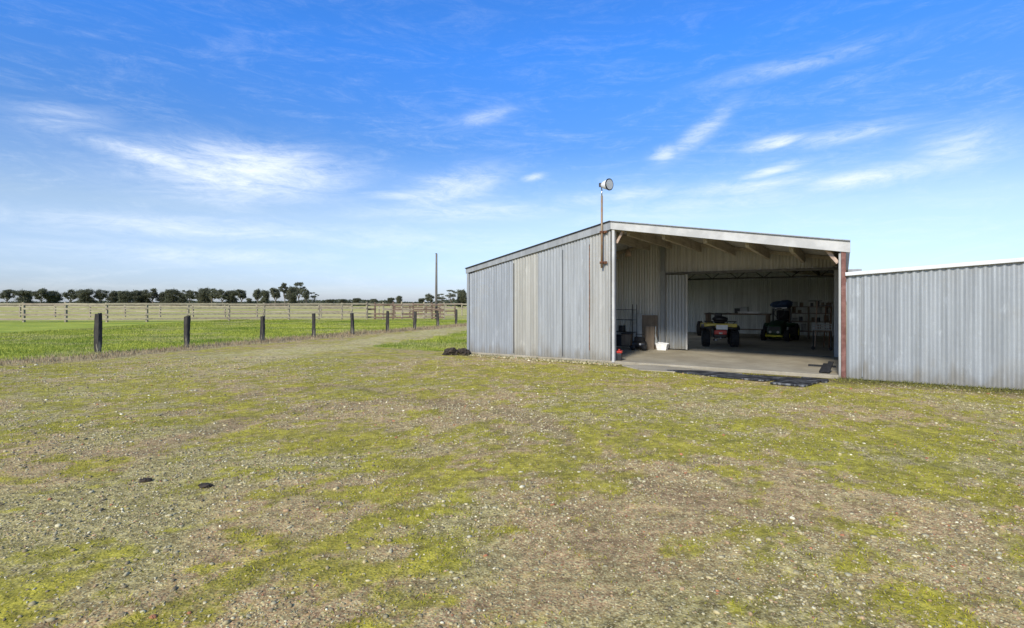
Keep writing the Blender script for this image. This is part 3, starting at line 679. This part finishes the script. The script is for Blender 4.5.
MB().tube([(0,.72,.78),(0,.85,1.1)], .025, 8).build('steering_column', M['black_pl'], mw)
mb = MB(); mb.tube([(.19*math.cos(2*PI*k/20), .86+.05*math.sin(2*PI*k/20), 1.10+.18*math.sin(2*PI*k/20)) for k in range(21)], .016, 6, False); mb.build('steering_wheel', M['black_pl'], mw, smooth=True)
MB().box(-.24,.24,1.15,1.6,.70,.80).box(-.23,.23,1.52,1.66,.8,1.2).build('seat', M['black'], mw, bevel=.05)
MB().box(-.36,-.30,1.4,1.45,.68,1.22).box(.30,.36,1.4,1.45,.68,1.22).box(-.36,.36,1.4,1.45,1.22,1.27).build('roll_bar', M['black_pl'], mw, bevel=.01)
tp = empty('blue_tarp', mp_+Vector((.02,0,0)), -md-.18, 'bundled blue tarp lying over the top of the green mower', 'tarp')
mb = MB(); mb.blob((-.02,1.3,1.42),.42,22,12,.07,1.0,.62,.38); mb.blob((.16,1.2,1.48),.24,14,9,.1,1.1,.8,.6); mb.build('bundle', M['blue'], tp, smooth=True)
MB().bar((-.2,.98,1.27),(.24,.98,1.30),.02,.05).build('tarp_strap', M['white'], tp)
# workbench with pale goods at the back wall
wbp = inside('workbench', 745, 11.5, 'long dark workbench between the quad bike and the mower', 'workbench', rz=0)
zz = 1.05
MB().box(-1.6,1.0,-.35,.35,zz-.06,zz).build('bench_top', M['crate'], wbp, bevel=.005)
for sx in (-1.5,.9):
    for sy in (-.28,.28): MB().box(sx-.05,sx+.05,sy-.05,sy+.05,0,zz-.062).build('leg', M['crate'], wbp)
MB().box(-1.5,.9,-.25,.25,.35,.38).build('lower_shelf', M['crate'], wbp)
for px_, dx, w2, h2, m, lb in ((749,0,.42,.06,'white','flat white box on the workbench'),(744,0,.16,.26,'offwhite','pale upright box on the workbench beside the flat white one'),(738,0,.12,.2,'dkmetal','grey tin at the left of the workbench')):
    b_ = inside('storage_box', px_, 11.4, lb, 'box'); b_.location.z = FZ+zz
    MB().box(-w2,w2,-.15,.15,.002,h2).build('box_body', M[m], b_, bevel=.01); MB().box(-w2*1.02,w2*1.02,-.16,.16,h2+.001,h2+.02).build('lid', M[m], b_, bevel=.004)
# shelving on the right
sf = inside('storage_shelf', 810, 12.2, 'brown timber shelving stacked with clutter along the right of the dark shed', 'shelf')
for sx in (-.75,-.05,.75): MB().box(sx-.03,sx+.03,-.2,.2,0,1.35).build('upright', M['crate'], sf)
for z in (.3,.7,1.05,1.32): MB().box(-.75,.75,-.2,.2,z,z+.03).build('shelf_board', M['crate'], sf)
k = 0
for z in (.33,.73,1.08,1.352):
    x = -.66
    while x < .6:
        w2 = random.uniform(.05,.11); h2 = random.uniform(.1,.26); m = random.choice(['crate','dkmetal','ply','black_pl','offwhite'])
        if abs(x+w2+.05) > w2+.06 and random.random() < .75:
            c_ = empty('paint_tin', sf.matrix_world @ Vector((0,0,0)) if False else Vector(sf.location)+U*(x+w2)+Vector((0,0,z+.002)), A, 'dusty tin among the clutter on the brown timber shelving', 'tin', 'tins on the timber shelving')
            MB().tube([(0,0,0),(0,0,h2)], w2, 12).build('tin_body', M[m], c_, smooth=False); MB().tube([(0,0,h2+.001),(0,0,h2+.015)], w2*1.04, 12).build('lid', M['dkmetal'], c_)
        x += 2*w2+random.uniform(.03,.12)
# hand tools and trolley by the right wall
for px_, ln, m, lb in ((815,1.55,'brace','pale handled rake leaning by the timber shelving'),(824,1.4,'rust','rusty handled shovel leaning right of the rake'),(829,1.3,'rust','rusty fork leaning nearest the right wall of the shed')):
    tl = inside('garden_tool', px_, 7.5, lb, 'tool')
    MB().tube([(0,-.15,0.02),(.05,.25,ln)], .017, 8).build('tool_handle', M[m], tl); 
    if 'rake' in lb: MB().box(-.2,.2,.24,.27,ln,ln+.03).build('tool_head', M['dkmetal'], tl)
    elif 'shovel' in lb: MB().box(-.1,.2,.24,.26,ln-.04,ln+.22).build('tool_head', M['rust'], tl, bevel=.01)
    else:
        mb = MB()
        for q in range(4): mb.tube([(-.03+.055*q,.25,ln),(-.03+.055*q,.27,ln+.24)], .007, 5)
        mb.build('tool_head', M['rust'], tl)
tr_ = inside('hand_trolley', 822, 6.6, 'small trolley stand with a pale wire basket near the right side of the shed', 'trolley')
for sx in (-.24,.24):
    for sy in (-.15,.15): MB().tube([(sx,sy,0.06),(sx,sy,.62)], .014, 6).build('leg', M['dkmetal'], tr_)
MB().box(-.25,.25,-.16,.16,.60,.63).build('tray', M['crate'], tr_)
mb = MB()
for q in range(9): mb.box(-.26+.065*q-.008,-.26+.065*q+.008,-.175,-.165,.63,.82)
for z in (.65,.74,.82): mb.bar((-.27,-.17,z),(.27,-.17,z),.01,.018).bar((-.27,.17,z),(.27,.17,z),.01,.018)
mb.build('basket', M['offwhite'], tr_)
for sx in (-.24,.24): MB().tube([(sx,-.18,.06),(sx,-.14,.06)], .06, 12).build('wheel', M['black'], tr_)
st_ = inside('spare_tyre', 700, 12.0, 'spare tyre standing in the dark left of the quad bike', 'tyre'); tyre(MB(),(0,0,.33),.33,.2,(1,0,0)).build('tread', M['black'], st_)

# ---------------------------------------------------------------- flat pieces before the slab
def slab(name, pts, z0, h, m, label, cat):
    P = [at(*p) for p in pts]; c = sum(P, Vector())/len(P); rt = [(p.x-c.x, p.y-c.y) for p in P]
    fine = []
    for i in range(len(rt)):
        a = rt[i]; b = rt[(i+1)%len(rt)]
        for k in range(6):
            t = k/6; j = .018; fine.append((a[0]+(b[0]-a[0])*t+random.uniform(-j,j), a[1]+(b[1]-a[1])*t+random.uniform(-j,j)))
    o = MB().prism(fine, 0, h).build(name, M[m], None, bevel=.006); o.location = (c.x,c.y,z0); tag(o, label, cat); return o
slab('concrete_apron', [(622,365.5),(660,366.2),(742,374),(742,376.5),(640,370.5)], -.015, .035, 'concrete', 'thin strip of broken grey concrete along the left of the slab edge', 'paving')
slab('rubber_mat', [(664,371),(700,371.8),(735,374.6),(780,380.2),(764,381.8),(716,377.4),(690,374.6)], .004, .030, 'rubber_mat', 'black rubber mat nearest the middle of the opening', 'mat')
slab('rubber_mat', [(748,376.2),(812,380.4),(819,383.2),(806,387.5),(770,384.2),(782,381)], .004, .036, 'rubber_mat', 'worn black rubber mat with its corner sticking out, right of the other', 'mat')
slab('rubber_mat', [(800,377.6),(829,380.2),(827,383),(822,382.8)], .004, .022, 'rubber_mat', 'small grey rubber strip beside the red post', 'mat')

# ---------------------------------------------------------------- soil heap, small clods
hp = at(456,354.5); h_ = MB()
for i in range(16): h_.blob((random.uniform(-.3,.32), random.uniform(-.15,.15), random.uniform(.0,.12)), random.uniform(.07,.14), 9, 6, .25)
o = h_.build('soil_heap', M['clod'], None); o.location = (hp.x+.02,hp.y,gzs(hp)); tag(o, 'dark heap of soil and roots at the left end of the shed', 'soil heap')
for p, s, lb in (((145,481.5),.05,'black clod on the gravel nearest the left of the photo'),((205,487),.055,'brown clod on the gravel right of the black one')):
    q = at(*p); b_ = MB(); b_.blob((0,0,.012),s,12,7,.2,1,.7,.35); b_.blob((s*.5,.01,.01),s*.6,10,6,.25,1,.8,.4); o = b_.build('clod', M['clod']); o.location = (q.x,q.y,gzs(q)); tag(o, lb, 'clod')

# ---------------------------------------------------------------- old posts
posts = [(98,352.5,313,'outside'),(187,347.5,315.5,''),(262,342,316,''),(313.5,337.5,313.5,''),(352.5,334.8,313.5,''),(387.3,332.2,311.5,''),(414.5,330.2,312,''),(437.8,326.8,311,''),(456,325,309.5,'')]
plab = ['dark weathered timber post farthest left and nearest the camera','nearest dark timber post with a silvered foot, standing in dead grass','second large dark timber post, with a pale right edge','dark timber post standing left of the middle of the row','dark post just right of the middle of the left field','dark post with a pale strip down its right side, left of the brown yard','dark post with a thin top in front of the brown rail yard','dark post just left of the tall bare pole base','smallest dark post, last before the shed']
for i, (px_, pb, pt, _) in enumerate(posts):
    b0 = at(px_, pb); hh = (pb-pt)*b0.y/F; mb = MB(); vs = []; n = 12; rs = 9; w = random.uniform(.125,.15); dd = random.uniform(.075,.1)
    ph = random.random()*6
    for r in range(rs+1):
        z = -.1+(hh+.1)*r/rs; lx_ = .03*math.sin(ph+z*1.5)*z; tp_ = 1+.12*math.sin(z*3+ph) - .18*(r < 3)*(3-r)/3
        for k in range(n):
            t = 2*PI*k/n; cx = math.copysign(abs(math.cos(t))**.55, math.cos(t)); cy = math.copysign(abs(math.sin(t))**.55, math.sin(t))
            j = 1+random.uniform(-.06,.06); zz_ = z + (random.uniform(-.05,.03) if r == rs else 0)
            vs.append((cx*w/2*1.5*tp_*j*.8+lx_, cy*dd*tp_*j, zz_))
    fs = [(r*n+k, r*n+(k+1)%n, (r+1)*n+(k+1)%n, (r+1)*n+k) for r in range(rs) for k in range(n)] + [tuple(range(rs*n,(rs+1)*n))]
    o = mb.add(vs,fs).build('fence_post', M['post']); o.location = (b0.x,b0.y,gzs(b0)); o.rotation_euler = (random.uniform(-.02,.02), random.uniform(-.03,.03), random.uniform(-.3,.3))
    tag(o, plab[i], 'fence post', 'old timber posts along the track')

# ---------------------------------------------------------------- rail fences
def rail_fence(name, pts, label, zs, mp, mr_, ptop=1.55, extra=None, mats2=None):
    """pts: ground points of the posts; zs: rail heights"""
    o = empty(name, pts[0], 0, label, 'fence'); B = Vector(pts[0])
    for i, p in enumerate(pts):
        q = p-B; hh = ptop+random.uniform(-.04,.06); lean = random.uniform(-.03,.03); ww = random.uniform(.14,.19)
        MB().bar((q.x,q.y,-.1),(q.x+lean,q.y,hh),ww,.13).build('post', M[mats2[i] if mats2 else mp], o)
    for i in range(len(pts)-1):
        a = pts[i]-B; b = pts[i+1]-B
        for j, z in enumerate(zs):
            if random.random() < .05 and 0 < j < len(zs)-1 and len(zs) > 3: continue
            MB().bar((a.x,a.y-.1,z+random.uniform(-.02,.02)),(b.x,b.y-.1,z+random.uniform(-.03,.02)),.04,.13+.03*random.random()).build('rail', M['rail_mid' if random.random() < .3 else mr_], o)
    return o
pp = [-60,-18,24,66,107,147,188,229,264,289,319,342,367]
rail_fence('rail_fence', [atd(p, 42+(p-120)*.027 if p>120 else 42) for p in pp], 'long silver grey post and rail fence across the left paddock', (1.46,1.10,.62,.25), 'rail_pale','rail_pale', 1.55)
rail_fence('rail_fence', [atd(p, 58) for p in (-50,-15,20,55,90,125,160,193,225,257,289,321,352)], 'farther pale rail fence across the left paddock, behind the first', (1.2,.62), 'rail_pale','rail_pale', 1.35)
pp = [367,375,383,393,402,413,424,432,444]
rail_fence('yard_fence', [atd(p, 49+.3*(i%2)) for i,p in enumerate(pp)], 'brown timber stockyard rails left of the tall bare pole', (1.38,.95,.52,.2), 'rail_brown','rail_brown', 1.62, mats2=['rail_brown','rail_brown','rail_pale','rail_brown','rail_pale','rail_brown','rail_pale','rail_brown','rail_pale'])
pp = [367,379,391,403,418,430,446,462,480,500]
rail_fence('rail_fence', [atd(p, 62) for p in pp], 'farther rail fence with a pale top rail running behind the stockyard to the shed', (1.42,.9), 'rail_pale','rail_pale', 1.5)
rail_fence('yard_fence', [atd(p, 55) for p in (395,410,426,440,455)], 'second row of brown stockyard rails behind the first', (1.1,.7,.3), 'rail_brown','rail_brown', 1.35)
pb_ = atd(436.3, 50); ul = empty('utility_pole', pb_, 0, 'tall thin bare timber pole rising above the stockyard', 'pole')
MB().tube([(0,0,-.2),(0,0,3),(.02,0,6.25)], [.13,.11,.085], 10).build('shaft', M['pole'], ul, smooth=True)
MB().tube([(0,0,6.25),(0,0,6.31)], [.095,.08], 10).build('cap', M['dkmetal'], ul)

# ---------------------------------------------------------------- trees
def tree_meshes(kind, seed):
    r = random.Random(seed); T = MB(); L = []; C = []
    hgt = 10
    nl = {'gum':7,'dense':9,'tall':8,'sparse':8}[kind]
    top = []
    fork = {'gum':.32,'dense':.12,'tall':.35,'sparse':.3}[kind]
    lean = r.uniform(-.5,.5)
    T.tube([(0,0,-.3),(lean*.3,0,hgt*fork*.5),(lean,r.uniform(-.3,.3),hgt*fork)], [.34,.27,.22], 7)
    for i in range(nl):
        a = 2*PI*i/nl + r.uniform(-.4,.4); zt = hgt*r.uniform(.62,.97); rad = {'gum':3.4,'dense':2.6,'tall':2.2,'sparse':4.2}[kind]*r.uniform(.25,1)
        if i == 0: zt = hgt*.93; rad *= .3
        p1 = Vector((lean+math.cos(a)*rad, math.sin(a)*rad, zt)); p0 = Vector((lean,0,hgt*fork*.92))
        mid = p0.lerp(p1,.5)+Vector((math.cos(a),math.sin(a),-.6))*.45
        T.tube([p0, mid, p1], [.15,.10,.035], 5); top.append((p1, {'gum':1.35,'dense':1.6,'tall':1.05,'sparse':.95}[kind]*r.uniform(.7,1.2)))
        if kind in ('dense','gum') or r.random() < .5: top.append((mid+Vector((r.uniform(-.8,.8),r.uniform(-.8,.8),r.uniform(-.2,1.2))), {'gum':.95,'dense':1.55,'tall':.8,'sparse':.6}[kind]))
    for i in range({'gum':5,'dense':3,'tall':4,'sparse':2}[kind]): top.append((Vector((lean+r.uniform(-2,2),r.uniform(-2,2),hgt*r.uniform(.42,.8))), r.uniform(.8,1.3)))
    if kind in ('gum','tall'):
        top[:] = [(c_, q_*.82) for c_, q_ in top]
        for i in range(9):
            a = r.uniform(0,6.3); k = r.uniform(.3,1); top.append((Vector((lean+math.cos(a)*3*k, math.sin(a)*3*k, hgt*(r.uniform(.66,1.02)-.18*k))), r.uniform(.4,.8)))
    if kind == 'dense':
        for i in range(7): top.append((Vector((r.uniform(-2,2),r.uniform(-2,2),hgt*r.uniform(.12,.5))),1.5))
    gen = np.random.default_rng(seed); P = []; K = []
    for c, rr in top:
        n = int((420 if kind != 'dense' else 380)*rr**2/1.4)
        d = gen.normal(size=(n,3)); d /= np.linalg.norm(d,axis=1)[:,None]; q = d*(gen.random((n,1))**.45)*rr*np.array({'sparse':[1.9,1.6,.55],'tall':[1.3,1.3,.75]}.get(kind,[1.15,1.15,.95]))
        q *= gen.uniform(.8,1.22,(n,1)); q *= 1+.35*np.sin(d[:,:1]*5+c.x)*np.cos(d[:,1:2]*4)
        cen = q+np.array(c); P.append(cen)
        tone = .5+.95*gen.random((n,1)); cc = np.array((.10,.105,.06))*gen.uniform(.8,1.35); K.append(np.clip(cc*tone,0,1))
    P = np.concatenate(P); K = np.concatenate(K); n = len(P); s = gen.uniform(.10,.22,(n,1))
    a = gen.normal(size=(n,3)); a /= np.linalg.norm(a,axis=1)[:,None]; b = np.cross(a, gen.normal(size=(n,3))); b /= np.linalg.norm(b,axis=1)[:,None]
    Q = np.stack([P-a*s*1.5, P-b*s*.7, P+a*s*1.5, P+b*s*.7],1).reshape(-1,3)
    return T, Q, K, n
VAR = []
for kind, sd in (('gum',1),('gum',2),('dense',3),('dense',4),('tall',5),('tall',6),('sparse',7),('gum',8)):
    T, Q, K, n = tree_meshes(kind, sd)
    tm = T.build('trunk', M['bark']); cm = np_mesh('crown', Q, (np.arange(n*4).reshape(n,4)), M['leaf'], cols=np.repeat(K,4,0))
    VAR.append((tm.data, cm.data)); bpy.data.objects.remove(tm); bpy.data.objects.remove(cm)
ordn = ['last','second','third','fourth','fifth','sixth','seventh','eighth','ninth','tenth','eleventh','twelfth','thirteenth','fourteenth','fifteenth','sixteenth','seventeenth','eighteenth','nineteenth','twentieth']
def tree(px_, top, wpx, v, label, Y=250, group='far gum trees along the horizon'):
    p = atd(px_, Y + random.uniform(-8,8)); hh = (HY-top)*p.y/F + H; wd = {0:7.5,1:7.5,2:7.5,3:7.5,4:6,5:6,6:9,7:7.5}[v]
    t = empty('gum_tree' if v not in (2,3) else 'bushy_tree', p, random.uniform(0,6.28), label, 'tree', group)
    for nm, d in (('trunk',VAR[v][0]),('crown',VAR[v][1])):
        o = bpy.data.objects.new(nm, d); col.objects.link(o); o.parent = t
    s = hh/9.9; w = wpx*p.y/F/wd; t.scale = (w, w, s); return t
belt = [(8,290,16,0),(24,292,15,2),(40,289,16,1),(55,292,15,3),(70,290,15,7),(86,291,16,2),(101,290,15,1),(114,292,14,3),
        (126,292.5,15,2),(136,291.5,15,3),(145,294,12,2),(153,289,15,7),(163,293,13,3),(172,291,14,2),(182,293.5,13,3),(190,290.5,13,0),(200,292.5,12,1),(205,290,13,2),(212,289,13,7),(223,290,14,1),(232,292,13,2),(241,290,13,0)]
adj = {0:'open crowned',1:'flat topped',2:'dense low',3:'dense rounded',7:'broad crowned'}
nb = len(belt)
for i, (a, b, c_, v) in enumerate(belt):
    k = nb-1-i
    lb = (f'{adj[v]} tree, {ordn[k]} leftwards from the sky gap in the left tree belt' if 0 < k < len(ordn) else ('open crowned dark tree just left of the sky gap in the tree belt' if k == 0 else f'{adj[v]} dark tree at the far left edge of the horizon, ' + ('outermost of all' if i == 0 else 'next to the outermost')))
    tree(a, b, c_, v, lb)
for a, b, c_, v, lb in ((257,289.5,10,1,'small flat topped tree standing alone right of the sky gap'),(265,292,10,2,'dense dark tree between the flat topped tree and the tall clump'),
    (275,288.5,13,0,'broad dark gum tree on the left of the tall clump'),(285,283.5,11,4,'tall gum tree in the left of the tall clump'),(291,288,11,3,'dense full tree in the middle of the tall clump'),
    (299,282.5,12,5,'tallest gum tree of the horizon, with open sky through its crown'),(306,289,9,1,'thin gum tree right of the tallest one'),(314,292,9,6,'low spreading gum tree ending the tall clump'),
    (249,299,6,2,'tiny bush standing in the sky gap of the tree belt')):
    tree(a, b, c_, v, lb, Y=230)
for a, b, c_, v, lb in ((330,300,9,2,'low distant bush just right of the tall clump'),(342,299.5,9,3,'low distant bush left of the small rounded tree'),(357,298.8,9,2,'small rounded tree above the left end of the brown yard'),
    (375,299.3,9,3,'small rounded tree above the brown yard'),(391,298.5,8,2,'small dense tree left of the pointed tree'),(399,296.5,7,3,'small pointed tree above the middle of the brown yard'),(422,299,9,2,'low tree left of the bare pole')):
    tree(a, b, c_, v, lb, Y=330)
for a, b, c_, v, lb in ((430,294,9,1,'small open gum tree just left of the bare pole'),(441,293.5,11,6,'sparse gum tree directly behind the bare pole'),(451,289.5,13,6,'sparse leaning gum tree with sky through it right of the bare pole'),(463,291,12,3,'dense rounded tree touching the shed corner'),(477,293,12,2,'dense tree hidden behind the shed corner')):
    tree(a, b, c_, v, lb, Y=170)
# far scrub under and beyond the trees: one uncountable mass
n = 60000; x = rng.uniform(-900,500,n); y = 420+ (fbm(x,0*x,.01,5,3)-.5)*60 + rng.uniform(0,12,n)
hmax = 2.2+6.5*np.clip(fbm(x,0*x,.03,9,5)-.32,0,1); z = rng.random(n)*hmax
nn = 30000; x2 = rng.uniform(-330,60,nn); y2 = 262+rng.uniform(0,10,nn); z2 = rng.random(nn)*(.5+2.2*fbm(x2,0*x2,.08,15,4))
x = np.concatenate([x,x2]); y = np.concatenate([y,y2]); z = np.concatenate([z,z2]); n = len(x); s = rng.uniform(.4,1.0,(n,1)); s[60000:] *= .5
P = np.stack([x,y,z],1); a = rng.normal(size=(n,3)); a /= np.linalg.norm(a,axis=1)[:,None]; b = np.cross(a, rng.normal(size=(n,3))); b /= np.linalg.norm(b,axis=1)[:,None]
Q = np.stack([P-a*s, P-b*s*.6, P+a*s, P+b*s*.6],1).reshape(-1,3); K = np.array((.075,.085,.045))*rng.uniform(.6,1.4,(n,1))
tag(np_mesh('far_scrub', Q, np.arange(n*4).reshape(n,4), M['leaf'], cols=np.repeat(K,4,0)), 'thin dark line of far scrub along the horizon', 'scrub', kind='stuff')

# ---------------------------------------------------------------- sky, sun, camera
SUN_EL, SUN_AZ = math.radians(36), math.radians(208)     # azimuth clockwise from +Y
SKYTINT = [(0,(.385,.435,.635)),(.022,(.385,.435,.635)),(.10,(.55,.535,.575)),(.18,(.245,.42,.65)),(.28,(.19,.50,.93)),(.42,(.20,.53,.97)),(.6,(.30,.5,.75)),(1,(.45,.5,.55))]; CLOUD = (7,7.5,8)
w = bpy.data.worlds.new('World'); scene.world = w; w.use_nodes = True; t = NT(w.node_tree)
bg = w.node_tree.nodes['Background']
sky = t.new('ShaderNodeTexSky', sky_type='NISHITA'); sky.sun_disc = False; sky.sun_elevation = SUN_EL; sky.sun_rotation = SUN_AZ
sky.air_density = 1.0; sky.dust_density = .6; sky.ozone_density = 2.0
dirv = t.new('ShaderNodeTexCoord').outputs['Generated']; X_, Y_, Z_ = t.sep(dirv)
az = t.m('ARCTAN2', X_, Y_); el = t.m('ARCSINE', Z_)
comb = t.new('ShaderNodeCombineXYZ'); t.put(comb.inputs[0], az); t.put(comb.inputs[1], t.m('MULTIPLY', el, 1.0)); ae = comb.outputs[0]
n1 = t.noise(t.mp(ae, (3.2,15,1), rot=(0,0,-.12)), 1.5, 9, .66, dist=1.6)
n2 = t.noise(t.mp(ae, (11,40,1), rot=(0,0,.3), loc=(4,2,0)), 1.5, 10, .78, dist=1.6)
nn_ = t.m('MULTIPLY', t.m('SUBTRACT', t.m('ADD', t.m('MULTIPLY', n1, .6), t.m('MULTIPLY', n2, .4)), .5), 3.4)
def azel(px_, py_):
    X = (px_-512)/F; Z = (HY-py_)/F; return math.atan(X), math.atan(Z/math.hypot(1,X))
tot = None
for px_, py_, rx, ry, rot, amp in ((245,172,100,30,.06,.95),(165,160,80,12,-.14,.85),(245,190,50,20,.2,.6),(452,188,52,20,.25,.75),(400,196,40,5,0,.6),(485,117,34,9,.2,.5),(700,133,46,11,.6,.62),(665,154,16,9,.2,.75),
    (775,143,30,7,.12,1.0),(840,136,80,9,.05,.6),(745,187,95,9,.04,.72),(860,179,80,11,.06,.8),(770,172,40,6,.2,.8),(620,196,70,9,.05,.55),(534,177,14,4,.2,.7),(800,64,120,10,.05,.45),(960,150,60,25,.1,.6),(60,120,60,20,.1,.45),
    (190,228,170,13,.02,.6),(470,212,110,10,.03,.55),(200,255,150,12,0,.5),(700,205,150,14,.03,.5),(400,240,200,14,0,.4)):
    a0, e0 = azel(px_, py_); ra = abs(azel(px_+rx, py_)[0]-a0); re = abs(azel(px_, py_-ry)[1]-e0)
    dx = t.m('SUBTRACT', az, a0); dy = t.m('SUBTRACT', el, e0); c_, s_ = math.cos(rot), math.sin(rot)
    u = t.m('MULTIPLY', t.m('ADD', t.m('MULTIPLY', dx, c_), t.m('MULTIPLY', dy, s_)), 1/ra)
    v = t.m('MULTIPLY', t.m('SUBTRACT', t.m('MULTIPLY', dy, c_), t.m('MULTIPLY', dx, s_)), 1/re)
    d2 = t.m('ADD', t.m('MULTIPLY', u, u), t.m('MULTIPLY', v, v))
    mk = t.m('MULTIPLY', t.m('EXPONENT', t.m('MULTIPLY', d2, -.9)), amp)
    tot = mk if tot is None else t.m('MAXIMUM', tot, mk)
dens = t.m('MULTIPLY', t.mr(t.m('ADD', nn_, t.m('MULTIPLY', tot, .75)), -.45, 1.35), t.m('MULTIPLY', tot, 1.25, clamp=True))
thin = t.m('MULTIPLY', t.mr(nn_, -.2, 1.1), t.mr(el, .75, .12, .02, .32))
cr = t.new('ShaderNodeValToRGB'); t.put(cr.inputs[0], t.m('DIVIDE', el, PI/2)); e_ = cr.color_ramp.elements
for i, (p, c) in enumerate(SKYTINT):
    k = e_[i] if i < 2 else e_.new(p); k.position = p; k.color = (*c, 1)
tint = t.mix(1.0, sky.outputs[0], t.mix(1.0, cr.outputs[0], (1.87,1.87,1.87), 'MULTIPLY'), 'MULTIPLY')
c1 = t.mix(t.m('MAXIMUM', dens, thin), tint, CLOUD)
t.put(bg.inputs[0], c1); bg.inputs[1].default_value = .1
sd = bpy.data.lights.new('sun', 'SUN'); sd.energy = 3.4; sd.angle = math.radians(9); sd.color = (1,.93,.80)
so = bpy.data.objects.new('sun', sd); col.objects.link(so)
sv = Vector((math.sin(SUN_AZ)*math.cos(SUN_EL), math.cos(SUN_AZ)*math.cos(SUN_EL), math.sin(SUN_EL)))
so.rotation_euler = (-sv).to_track_quat('-Z','Y').to_euler()
cd = bpy.data.cameras.new('camera'); cam = bpy.data.objects.new('camera', cd); col.objects.link(cam); scene.camera = cam
cam.location = (0,0,H); cam.rotation_euler = (PI/2,0,0); cd.sensor_width = 36; cd.lens = F/1024*36; cd.shift_y = -11/1024
cd.clip_start = .05; cd.clip_end = 12000
vs_ = scene.view_settings; vs_.view_transform = 'Standard'; vs_.look = 'None'; vs_.gamma = 1; vs_.use_curve_mapping = False; vs_.exposure = .6
scene.cycles.max_bounces = 8; scene.cycles.diffuse_bounces = 8
